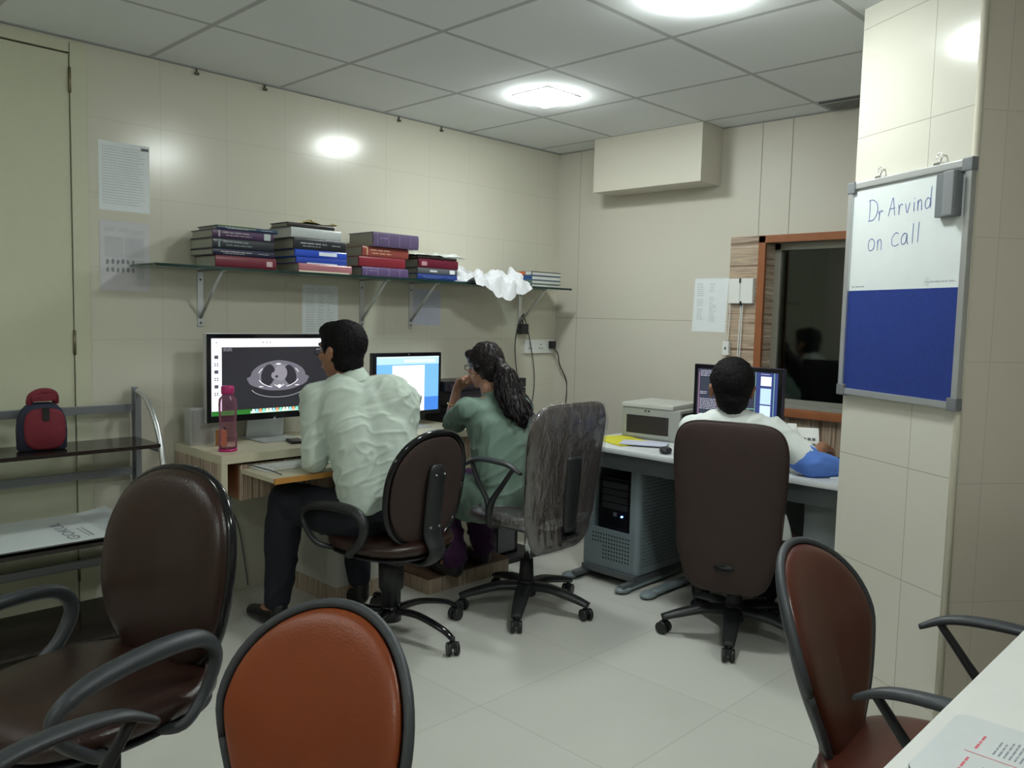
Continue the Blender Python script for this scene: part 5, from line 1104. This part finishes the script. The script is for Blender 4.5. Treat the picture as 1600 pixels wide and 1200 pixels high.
# ------------------------------------------------------------------ people
def folds(amp, freq=1.0, dirv=(0.3, 0.2, 1.0), seed=0.0, swirl=0.5):
    """soft creases that run along dirv"""
    d = V(dirv).normalized(); e1 = d.cross(V((0.31, 0.95, 0.1))).normalized(); e2 = d.cross(e1)
    def f(p, n):
        wv = noise.noise(V((p.x * 4, p.y * 4, p.z * 4 + seed))) * swirl
        a = noise.noise(V((p.dot(e1) * 11 * freq + wv * 2, p.dot(e2) * 11 * freq + wv, p.dot(d) * 2.6 + seed)))
        b = noise.noise(V((p.dot(e1) * 30 * freq + wv * 3, p.dot(e2) * 30, p.dot(d) * 6 + seed * 2)))
        r_ = 1 - min(1, abs(a) * 3.2)
        return p + n * (amp * (r_ * r_ * 1.3 - 0.35) + amp * 0.30 * b)
    return f
def ring_loft(mb, secs, n=28, e=0.85):
    """secs: (center, half-width vector, half-depth vector)"""
    R = []
    for c, a, b in secs:
        c, a, b = V(c), V(a), V(b); R.append([c + a * sgnp(cos(2 * pi * k / n), e) + b * sgnp(sin(2 * pi * k / n), e) for k in range(n)])
    mb.rings(R)
def add_head(mb, c, f, up, s=1.0):
    """c: middle of skull, f: facing, up: crown direction. returns frame"""
    f = V(f).normalized(); up = V(up); up = (up - f * up.dot(f)).normalized(); r = f.cross(up)
    R = Matrix((r, f, up)).transposed()
    P_ = lambda x, y, z: V(c) + (r * x + f * y + up * z) * s
    mb.ell(P_(0, -0.012, 0.025), (0.074 * s, 0.094 * s, 0.088 * s), R)
    mb.ell(P_(0, 0.022, -0.038), (0.058 * s, 0.066 * s, 0.072 * s), R)
    mb.ell(P_(0, 0.055, -0.088), (0.026 * s, 0.024 * s, 0.020 * s), R)       # chin
    mb.cap(P_(0, 0.082, 0.005), 0.009 * s, P_(0, 0.098, -0.030), 0.014 * s)  # nose
    mb.ell(P_(0, 0.072, 0.028), (0.052 * s, 0.018 * s, 0.014 * s), R)        # brow
    for sx in (-1, 1):
        mb.ell(P_(sx * 0.040, 0.058, -0.020), (0.022 * s, 0.02 * s, 0.02 * s), R)
        mb.ell(P_(sx * 0.078, -0.008, -0.012), (0.009 * s, 0.019 * s, 0.032 * s), R @ Matrix.Rotation(0.25, 3, 'X')); mb.ell(P_(sx * 0.081, -0.018, 0.002), (0.010 * s, 0.014 * s, 0.018 * s), R)
        mb.ell(P_(sx * 0.018, 0.082, -0.062), (0.014 * s, 0.010 * s, 0.006 * s), R)
    mb.ell(P_(0, 0.080, -0.070), (0.020 * s, 0.010 * s, 0.006 * s), R)
    return P_, R
def eyes(parent, P_, s=1.0):
    mb = MB(); mb.mat(P('eye_white', (0.6, 0.58, 0.55), 0.2))
    for sx in (-1, 1): mb.ell(P_(sx * 0.031, 0.066, 0.004), 0.0125 * s, n=10)
    mb.mat(P('iris', (0.02, 0.012, 0.008), 0.15))
    for sx in (-1, 1): mb.ell(P_(sx * 0.031, 0.074, 0.004), 0.0065 * s, n=8)
    mb.build('eyes', None, parent, world=True)
    mb = MB()
    for sx in (-1, 1): mb.tube([P_(sx * 0.014, 0.086, 0.026), P_(sx * 0.034, 0.084, 0.033), P_(sx * 0.052, 0.070, 0.026)], [0.003, 0.0035, 0.002], 8, 4)
    mb.build('eyebrows', m_hair, parent, world=True)
def add_hand(mb, wrist, fdir, palm_n, thumb_side, curl=0.5, s=1.0, spread=0.06):
    """five separate fingers; palm_n = direction the palm looks"""
    f = V(fdir).normalized(); n = V(palm_n); n = (n - f * n.dot(f)).normalized(); t = V(thumb_side); t = (t - f * t.dot(f) - n * t.dot(n)).normalized(); w_ = V(wrist)
    for k in range(4):
        off = (1.5 - k) * 0.0185 * s; L = (0.040, 0.045, 0.042, 0.033)[k] * s; root = w_ + f * (0.085 - abs(k - 1) * 0.004) * s + t * off
        mb.cap(w_ + f * 0.012 * s + t * off * 0.7, 0.0145 * s, root, 0.0105 * s)
        d = (f + t * (1.5 - k) * spread).normalized(); p = root; ang = 0.0
        for q, (ll, rr) in enumerate(((1.0, 0.0092), (0.62, 0.0084), (0.48, 0.0074))):
            ang += curl * (0.7, 1.0, 0.8)[q]; dd = (d * cos(ang) + n * sin(ang)); p2 = p + dd * L * ll
            mb.cap(p, (0.0098, 0.0092, 0.0082)[q] * s, p2, rr * s, 10); p = p2
    b = w_ + f * 0.028 * s + t * 0.026 * s; m1 = b + (f * 0.6 + t * 0.75 + n * 0.25).normalized() * 0.038 * s; m2 = m1 + (f * 0.85 + t * 0.25 + n * (0.3 + curl * 0.4)).normalized() * 0.030 * s; m3 = m2 + (f * 0.9 - t * 0.05 + n * (0.4 + curl * 0.5)).normalized() * 0.024 * s
    mb.cap(w_ + f * 0.01 * s + t * 0.015 * s, 0.014 * s, m1, 0.0115 * s); mb.cap(m1, 0.0112 * s, m2, 0.0098 * s); mb.cap(m2, 0.0098 * s, m3, 0.0082 * s)
def limb(mb, pts):
    for (a, ra), (b, rb) in zip(pts, pts[1:]): mb.cap(a, ra, b, rb, 18)
def shoe(mb, heel, d):
    d = V(d).normalized(); h = V(heel)
    mb.cap(h + V((0, 0, 0.038)), 0.036, h + d * 0.09 + V((0, 0, 0.036)), 0.040); mb.cap(h + d * 0.09 + V((0, 0, 0.036)), 0.040, h + d * 0.19 + V((0, 0, 0.030)), 0.029); mb.cap(h + V((0, 0, 0.05)), 0.036, h + V((0, 0, 0.085)), 0.036)
def flatten(z0): return lambda p, n: V((p.x, p.y, max(p.z, z0)))
def lerp(a, b, t): return V(a) * (1 - t) + V(b) * t

# ---- man in the pale mint shirt -------------------------------------------------
m1 = empty('person', (0.93, -2.07, 0), 0, 'man in pale mint shirt and dark trousers leaning towards the scan monitor', 'person')
pel = V((0.93, -2.07, 0.53)); che = V((0.80, -2.06, 0.87)); nb = V((0.715, -2.085, 1.055)); hd = V((0.655, -2.11, 1.185))
shL = V((0.665, -2.245, 0.995)); shR = V((0.835, -1.895, 0.975)); elL = V((0.705, -2.27, 0.735)); wrL = V((0.50, -2.15, 0.715)); elR = V((0.66, -1.86, 0.74)); wrR = V((0.48, -2.00, 0.715))
hipL = V((0.91, -2.16, 0.525)); knL = V((0.505, -2.285, 0.535)); anL = V((0.535, -2.345, 0.105)); hipR = V((0.90, -1.98, 0.525)); knR = V((0.50, -1.93, 0.53)); anR = V((0.53, -1.92, 0.105))
lat = (shR - shL).normalized(); fx = V((-0.93, -0.30, 0))
def torso_secs(pel, che, nb, lat, scale=1.0, w=(0.165, 0.16, 0.185, 0.195, 0.115), d=(0.125, 0.115, 0.125, 0.10, 0.055)):
    ax = [(pel - V((0, 0, 0.05)), pel), (lerp(pel, che, 0.30), None), (che, None), (lerp(che, nb, 0.62), None), (nb, None)]
    cs = [a[0] for a in ax]; out = []
    for i, c in enumerate(cs):
        t = (cs[min(i + 1, 4)] - cs[max(i - 1, 0)]).normalized(); l = (lat - t * lat.dot(t)).normalized(); dd = t.cross(l).normalized()
        out.append((c, l * w[i] * scale, dd * d[i] * scale))
    return out
def body(parent, pel, che, nb, hd, f_head, up_head, arms, legs, name='body', hands=(), skin=m_skin, hs=1.0, lat=lat, thin=1.0, voxel=0.0065, nk=0.052):
    mb = MB(); ring_loft(mb, torso_secs(pel, che, nb, lat, 0.90 * thin)); Ph, Rh = add_head(mb, hd, f_head, up_head, hs)
    mb.cap(nb - V((0, 0, 0.03)), nk * 1.15, hd - Rh.col[2] * 0.05 - Rh.col[1] * 0.015, nk)
    for a in arms: limb(mb, a)
    for l in legs: limb(mb, l)
    for h in hands: add_hand(mb, *h)
    o = remeshed(mb, name, skin, parent, voxel, 3); return Ph, Rh
fh = (-0.93, -0.22, -0.06); uh = (-0.22, -0.05, 1)
Ph, Rh = body(m1, pel, che, nb, hd, fh, uh,
     [[(shL, .046), (elL, .036), (wrL, .026)], [(shR, .046), (elR, .036), (wrR, .026)]],
     [[(hipL, .075), (knL, .052), (lerp(knL, anL, .3), .048), (anL, .033), (anL + V((-0.10, -0.01, -0.065)), .028)], [(hipR, .075), (knR, .052), (lerp(knR, anR, .3), .048), (anR, .033), (anR + V((-0.10, 0, -0.065)), .028)]],
     hands=[(wrL, (-1, 0.15, -0.02), (0, 0, -1), (0.1, 1, 0), 0.35), (wrR, (-1, -0.2, -0.02), (0, 0, -1), (-0.1, -1, 0), 0.35)], hs=1.07)
eyes(m1, Ph)
def hair_cap(parent, P_, R, s=1.0, mat=m_hair, lo=-0.035, front=0.065, bulge=1.0, name='hair', nape=-0.085, width=0.083):
    mb = MB()
    mb.ell(P_(0, -0.020, 0.034), (width * bulge * s, 0.098 * bulge * s, 0.090 * bulge * s), R)
    pass
    mb.cap(P_(0, -0.024, 0.020), 0.0825 * s, P_(0, -0.034, -0.040), 0.062 * s, 24); mb.cap(P_(0, -0.034, -0.040), 0.062 * s, P_(0, -0.044, -0.056), 0.049 * s, 24)
    mb.ell(P_(0, 0.035, 0.075), (0.062 * s, 0.055 * s, 0.045 * s), R)
    for sx in (-1, 1): mb.cap(P_(sx * 0.070, 0.005, 0.045), 0.016 * s, P_(sx * 0.073, 0.016, -0.005), 0.007 * s)
    return remeshed(mb, name, mat, parent, 0.004, 14, fn=lambda p, n: p + n * (0.0028 * noise.noise(p * 130) + 0.002 * noise.noise(p * 45)))
hair_cap(m1, Ph, Rh, 1.09)
# spectacles
def glasses(parent, P_, s=1.0):
    mb = MB()
    for sx in (-1, 1):
        c = P_(sx * 0.033, 0.095, 0.002); rr_ = [P_(sx * 0.033 + 0.022 * cos(t * pi / 8), 0.094, 0.002 + 0.015 * sin(t * pi / 8)) for t in range(17)]; mb.tube(rr_, 0.0016, 6, 1)
        mb.tube([P_(sx * 0.055, 0.093, 0.006), P_(sx * 0.080, 0.06, 0.006), P_(sx * 0.086, 0.0, 0.004), P_(sx * 0.084, -0.015, -0.008)], 0.0016, 6, 3)
    mb.tube([P_(-0.012, 0.096, 0.005), P_(0.012, 0.096, 0.005)], 0.0014, 6); mb.build('spectacles', m_bglos, parent, world=True)
glasses(m1, Ph)
mb = MB(); ring_loft(mb, torso_secs(pel + V((0, 0, 0.0)), che, nb - V((0, 0, 0.005)), lat, 1.06))
mb.cap(shL + lat * 0.03, 0.068, shR - lat * 0.03, 0.068, 18); mb.ell(lerp(shR, che, 0.5) , (0.135, 0.13, 0.17)); mb.ell(lerp(shL, che, 0.5), (0.12, 0.12, 0.16))
mb.cap(lerp(che, nb, 0.45) + V((0.03, 0.02, 0.0)), 0.105, che + V((0.06, 0.03, -0.03)), 0.125); mb.cap(che + V((0.06, 0.03, -0.03)), 0.125, pel + V((0.05, 0.03, 0.05)), 0.12)
mb.cap(che + V((0.02, -0.10, -0.02)), 0.105, pel + V((-0.02, -0.08, 0.04)), 0.115)
limb(mb, [(shL, .066), (lerp(shL, elL, .5), .060), (elL, .054), (lerp(elL, wrL, .9), .040)]); limb(mb, [(shR, .066), (elR, .052), (lerp(elR, wrR, .9), .040)])
remeshed(mb, 'shirt', m_mint, m1, 0.006, 34, fn=(lambda A, B: (lambda p, n: B(A(p, n), n)))(folds(0.0050, 1.1, (0.30, 0.50, 0.72), 2.0, 0.3), folds(0.0042, 1.9, (0.55, 0.65, 0.35), 7.0, 0.4)))
mb = MB(); cr_ = []
cl = MB()
ax_ = (hd - nb).normalized(); l0 = (lat - ax_ * lat.dot(ax_)).normalized(); d0 = ax_.cross(l0)
cen = nb + ax_ * 0.012
cl.rings([[cen + ax_ * h + (l0 * cos(2 * pi * k / 28) * rx + d0 * sin(2 * pi * k / 28) * ry) for k in range(28)] for h, rx, ry in ((-0.03, 0.078, 0.072), (0.018, 0.064, 0.062), (0.030, 0.062, 0.060), (0.016, 0.060, 0.058), (-0.03, 0.060, 0.058))], caps=False); cl.build('collar', m_mint, m1, world=True)
mb = MB(); mb.ell(pel - V((0, 0, 0.005)), (0.135, 0.165, 0.095)); limb(mb, [(hipL + V((0, 0, -0.01)), .112), (lerp(hipL, knL, .5) + V((0, 0, -0.012)), .098), (knL, .078)]); limb(mb, [(knL, .078), (lerp(knL, anL, .35), .076), (lerp(knL, anL, .96), .058)])
limb(mb, [(hipR, .100), (knR, .072)]); limb(mb, [(knR, .072), (lerp(knR, anR, .35), .070), (lerp(knR, anR, .96), .055)])
remeshed(mb, 'trousers', m_trous, m1, 0.008, 4, fn=folds(0.005, 1.0, (1, 0, 0.6), 5.0))
for an, nm in ((anL, 'shoe'), (anR, 'shoe')):
    mb = MB(); shoe(mb, V((an.x + 0.02, an.y, 0.0)), (-1, -0.12, 0)); remeshed(mb, nm, m_shoe, m1, 0.005, 2, fn=flatten(0.004))

# ---- woman in the green top -----------------------------------------------------
w1 = empty('person', (0.95, -1.36, 0), 0, 'woman in sage green tunic and purple trousers with long ponytail, chin on hand', 'person')
pel = V((0.965, -1.375, 0.50)); che = V((0.88, -1.345, 0.79)); nb = V((0.815, -1.35, 0.965)); hd = V((0.765, -1.365, 1.105))
lat = V((0.25, 0.97, 0)).normalized()
shL = V((0.80, -1.505, 0.905)); shR = V((0.87, -1.205, 0.905)); elL = V((0.545, -1.395, 0.795)); wrL = V((0.575, -1.375, 0.975)); elR = V((0.66, -1.10, 0.80)); wrR = V((0.43, -1.12, 0.785))
hipL = V((0.94, -1.46, 0.49)); knL = V((0.60, -1.485, 0.50)); anL = V((0.725, -1.50, 0.175)); hipR = V((0.93, -1.29, 0.49)); knR = V((0.58, -1.27, 0.50)); anR = V((0.66, -1.25, 0.175))
fh = (-0.94, 0.02, -0.10); uh = (-0.12, 0, 1)
Ph, Rh = body(w1, pel, che, nb, hd, fh, uh,
     [[(shL, .040), (elL, .032), (wrL, .022)], [(shR, .040), (elR, .032), (wrR, .022)]],
     [[(hipL, .072), (knL, .050), (lerp(knL, anL, .3), .045), (anL, .030), (anL + V((-0.09, -0.01, -0.06)), .025)], [(hipR, .072), (knR, .050), (lerp(knR, anR, .3), .045), (anR, .030), (anR + V((-0.09, 0, -0.06)), .025)]],
     hands=[(wrL, (0.55, -0.05, 0.8), (0.8, 0.0, -0.45), (0.1, 1, 0), 0.85, 0.88), (wrR, (-1, 0, -0.1), (0, 0, -1), (0, -1, 0), 0.4, 0.9)], skin=m_skin_f, hs=0.95, lat=lat, thin=0.92, nk=0.045)
eyes(w1, Ph, 0.95); glasses(w1, Ph)
mb = MB(); mb.ell(Ph(0, -0.016, 0.032), (0.079, 0.096, 0.091), Rh); mb.ell(Ph(0, -0.05, -0.015), (0.066, 0.06, 0.066), Rh)
for sx in (-1, 1): mb.cap(Ph(sx * 0.05, 0.05, 0.065), 0.026, Ph(sx * 0.068, -0.02, 0.0), 0.024)
mb.ell(Ph(0, -0.112, 0.0), (0.032, 0.035, 0.035), Rh)
pt = [Ph(0, -0.11, 0.0), Ph(0.0, -0.150, -0.05), Ph(0.0, -0.165, -0.12), Ph(0.0, -0.20, -0.19), Ph(0.0, -0.235, -0.245), Ph(0, -0.255, -0.285)]
limb(mb, list(zip(pt, (0.034, 0.048, 0.054, 0.055, 0.050, 0.030))))
def hairfn(p, n): return p + n * (0.006 * noise.noise(V((p.x * 40, p.y * 40, p.z * 22))) + 0.003 * noise.noise(p * 110))
hr = remeshed(mb, 'hair', m_hairw, w1, 0.0045, 1, fn=hairfn)
mb = MB(); rn = random.Random(6)
for k in range(110):
    a = rn.uniform(0, 2 * pi); rr0 = rn.uniform(0.03, 0.062); ph = rn.uniform(0, 6); fr = rn.uniform(30, 50); amp = rn.uniform(0.004, 0.011); e_ = rn.uniform(0.75, 1.06); q_ = []
    st = rn.uniform(0.0, 0.3)
    for i in range(16):
        t = st + (e_ - st) * i / 15; x = t * 5; j = min(4, int(x)); c = lerp(pt[j], pt[j + 1], min(1.15, x - j)); g = rr0 * (0.45 + 0.75 * sin(min(1, t * 1.05) * pi * 0.8))
        q_.append(c + V((cos(a) * g + amp * sin(i * 0.9 + ph), sin(a) * g + amp * cos(i * 0.9 + ph), 0)))
    mb.tube(q_, 0.0036, 5)
for k in range(46):
    a = rn.uniform(-1.35, 1.35); q_ = []
    for i in range(12):
        ph = radians(18 + 150 * i / 11); q_.append(Ph(0.0805 * sin(a) * sin(ph), -0.016 + 0.098 * cos(ph), 0.032 + 0.0925 * sin(ph) * cos(a)))
    mb.tube(q_, 0.0022, 5)
mb.build('hair_strands', m_hairw, w1, world=True)
mb = MB(); c = Ph(0, -0.098, -0.002); mb.tube([c + (Rh.col[0] * cos(t * pi / 8) + Rh.col[2] * sin(t * pi / 8)) * 0.030 for t in range(17)], 0.007, 8, 1); mb.build('hair_tie', m_black, w1, world=True)
MB().ell(Ph(0.083, -0.005, -0.045), 0.005, n=8).build('earring', m_gold, w1, world=True) ; MB().ell(Ph(-0.083, -0.005, -0.045), 0.005, n=8).build('earring', m_gold, w1, world=True)
wdir = (wrL - elL).normalized(); u_ = wdir.cross(V((0, 1, 0))).normalized(); v_ = wdir.cross(u_); c = lerp(elL, wrL, 0.60)
mb = MB(); mb.tube([c + (u_ * cos(t * pi / 12) + v_ * sin(t * pi / 12)) * 0.0305 for t in range(25)], 0.0035, 8, 1); mb.build('bracelet', m_gold, w1, world=True)
mb = MB(); ring_loft(mb, torso_secs(pel, che, nb, lat, 1.0, w=(0.175, 0.155, 0.17, 0.17, 0.085), d=(0.145, 0.12, 0.12, 0.10, 0.055)))
mb.cap(shL + lat * 0.03, 0.060, shR - lat * 0.03, 0.060, 18); mb.cap(che + V((0.06, 0, 0.0)), 0.115, pel + V((0.04, 0, 0.02)), 0.13)
mb.cap(che + V((0.02, -0.07, 0.02)), 0.10, pel + V((0.0, -0.06, 0.0)), 0.125)
limb(mb, [(shL, .060), (lerp(shL, elL, .45), .056), (lerp(shL, elL, .78), .056)]); limb(mb, [(shR, .060), (lerp(shR, elR, .9), .054)])
limb(mb, [(hipL + V((0.02, 0, 0.0)), .112), (lerp(hipL, knL, .62), .098)]); limb(mb, [(hipR, .112), (lerp(hipR, knR, .62), .098)])
mb.cap(hipL + V((-0.02, -0.03, -0.02)), 0.09, hipL + V((-0.14, -0.03, -0.05)), 0.075)
remeshed(mb, 'tunic', m_green, w1, 0.007, 12, fn=(lambda A, B: (lambda p, n: B(A(p, n), n)))(folds(0.0055, 1.0, (0.5, 0.75, 0.35), 9.0, 0.3), folds(0.004, 1.8, (0.2, 0.6, 0.8), 3.0, 0.4)))
ax_ = (hd - nb).normalized(); l0 = (lat - ax_ * lat.dot(ax_)).normalized(); d0 = ax_.cross(l0); cl = MB(); cen = nb + V((0.0, 0, 0.012))
cl.rings([[cen + ax_ * h + (l0 * cos(2 * pi * k / 28) * rx + d0 * sin(2 * pi * k / 28) * ry) for k in range(28)] for h, rx, ry in ((-0.03, 0.074, 0.066), (0.006, 0.062, 0.058), (0.010, 0.058, 0.054), (-0.03, 0.054, 0.050))], caps=False); cl.build('collar', m_green, w1, world=True)
mb = MB(); mb.ell(pel, (0.12, 0.15, 0.09)); limb(mb, [(hipL, .085), (knL, .072)]); limb(mb, [(hipR, .085), (knR, .072)])
for kn, an in ((knL, anL), (knR, anR)): limb(mb, [(kn, .070), (lerp(kn, an, .4), .068), (lerp(kn, an, .8), .064), (an + V((0, 0, 0.0)), .058)])
remeshed(mb, 'trousers', m_purple, w1, 0.008, 4, fn=folds(0.008, 1.1, (1, 0.6, 0.0), 4.0))
for an in (anL, anR):
    mb = MB(); shoe(mb, V((an.x + 0.01, an.y, 0.0)), (-1, 0, 0)); remeshed(mb, 'shoe', m_shoe, w1, 0.005, 2, fn=lambda p, n: V((p.x, p.y, max(p.z, 0.004) + 0.081)))

# ---- man in the white coat ------------------------------------------------------
m3 = empty('person', (1.95, -0.98, 0), 0, 'man in white coat with rolled blue cuffs seated at the steel desk', 'person')
g = V((-0.62, 0.785, 0)).normalized(); rr_ = V((0.785, 0.62, 0)).normalized()
pel = V((1.945, -0.985, 0.50)); che = V((1.905, -0.955, 0.76)); nb = V((1.885, -0.965, 0.945)); hd = V((1.868, -0.965, 1.068))
lat = rr_ * 1.0
shL = nb - rr_ * 0.168 + V((0, 0, -0.055)); shR = nb + rr_ * 0.168 + V((0, 0, -0.055)); 
elL = V((1.735, -0.985, 0.79)); wrL = V((1.64, -0.78, 0.775)); elR = V((2.180, -0.835, 0.765)); wrR = V((2.125, -0.62, 0.815))
hipL = pel - rr_ * 0.09; hipR = pel + rr_ * 0.09; knL = hipL + g * 0.40 + V((0, 0, 0.01)); knR = hipR + g * 0.36 + rr_ * 0.10 + V((0, 0, 0.01)); anL = V((knL.x, knL.y, 0.11)); anR = V((knR.x, knR.y, 0.11)) - g * 0.05
Ph, Rh = body(m3, pel, che, nb, hd, g + V((0, 0, -0.05)), (0, 0, 1),
     [[(shL, .044), (elL, .036), (wrL, .026)], [(shR, .044), (elR, .036), (wrR, .026)]],
     [[(hipL, .075), (knL, .052), (lerp(knL, anL, .3), .048), (anL, .033), (anL + g * 0.10 + V((0, 0, -0.065)), .028)], [(hipR, .075), (knR, .052), (lerp(knR, anR, .3), .048), (anR, .033), (anR + g * 0.10 + V((0, 0, -0.065)), .028)]],
     hands=[(wrL, (0.2, 1, -0.05), (0, 0, -1), (1, -0.2, 0), 0.3), (wrR, (-0.25, 1, -0.25), (0, 0, -1), (-1, -0.3, 0), 0.3)], lat=lat, thin=0.95, hs=1.08)
eyes(m3, Ph); hair_cap(m3, Ph, Rh, 1.10, bulge=1.0)
mb = MB(); ring_loft(mb, torso_secs(pel - V((0, 0, 0.04)), che, nb, lat, 1.0, w=(0.19, 0.17, 0.185, 0.19, 0.09), d=(0.14, 0.12, 0.125, 0.105, 0.055)))
mb.cap(shL + rr_ * 0.03, 0.066, shR - rr_ * 0.03, 0.066, 18); mb.cap(shL + rr_ * 0.05 + V((0, 0, 0.02)), 0.05, nb + V((0, 0, -0.005)), 0.06); mb.cap(shR - rr_ * 0.05 + V((0, 0, 0.02)), 0.05, nb + V((0, 0, -0.005)), 0.06)
limb(mb, [(shL, .064), (lerp(shL, elL, .85), .058)]); limb(mb, [(shR, .064), (lerp(shR, elR, .5), .062), (lerp(shR, elR, .86), .062)])
remeshed(mb, 'coat', m_wcoat, m3, 0.007, 6, fn=folds(0.006, 1.0, (0.4, 0.2, 0.8), 14.0))
cl = MB(); ax_ = (hd - nb).normalized(); d0 = ax_.cross(lat).normalized(); cen = nb + V((0, 0, 0.01))
cl.rings([[cen + ax_ * h + (lat * cos(2 * pi * k / 28) * rx + d0 * sin(2 * pi * k / 28) * ry) for k in range(28)] for h, rx, ry in ((-0.03, 0.084, 0.076), (0.018, 0.066, 0.064), (0.028, 0.064, 0.062), (0.014, 0.060, 0.058), (-0.03, 0.058, 0.056))], caps=False); cl.build('collar', m_wcoat, m3, world=True)
# hanging coat skirt beside the chair
mb = MB(); mb.cap(pel + rr_ * 0.13 + V((0, 0, 0.02)), 0.07, pel + rr_ * 0.19 - g * 0.06 + V((0, 0, -0.16)), 0.045); mb.cap(pel - rr_ * 0.13 + V((0, 0, 0.02)), 0.07, pel - rr_ * 0.20 - g * 0.06 + V((0, 0, -0.10)), 0.045)
remeshed(mb, 'coat_skirt', m_wcoat, m3, 0.007, 4, fn=folds(0.005, 1, (1, 0, 0), 3))
for sh_, el_, wr_ in ((shR, elR, elR + rr_ * 0.10 + g * 0.03 + V((0, 0, -0.012))), (shL, elL, wrL)):
    mb = MB(); limb(mb, [(lerp(sh_, el_, .84), .064), (el_ + V((0, 0, 0.004)), .060), (lerp(el_, wr_, .5) + V((0, 0, 0.002)), .054), (lerp(el_, wr_, 1.0), .040)])
    remeshed(mb, 'rolled_cuff', m_bluecl, m3, 0.006, 3, fn=(lambda F: (lambda p, n: (lambda q: V((q.x, q.y, max(q.z, GZ + 0.002))))(F(p, n))))(folds(0.0085, 1.3, (0.7, 0.6, 0.3), 8.0, 0.8)))
mb = MB(); mb.ell(pel - V((0, 0, 0.01)), (0.14, 0.15, 0.09)); limb(mb, [(hipL, .095), (knL, .072), (lerp(knL, anL, .97), .055)]); limb(mb, [(hipR, .095), (knR, .072), (lerp(knR, anR, .97), .055)])
remeshed(mb, 'trousers', m_trous, m3, 0.008, 4, fn=folds(0.005, 1.0, (1, 0, 0.6), 5.0))
for an in (anL, anR):
    mb = MB(); shoe(mb, V((an.x, an.y, 0.0)) - g * 0.02, g); remeshed(mb, 'shoe', m_shoe, m3, 0.005, 2, fn=flatten(0.004))
r = empty('computer_mouse', (2.075, -0.46, GZ + 0.0005), 0.2, 'small dark mouse under the right hand of the man in white', 'mouse'); MB().ell((0, 0, 0.012), (0.028, 0.046, 0.016)).build('shell', m_black, r)
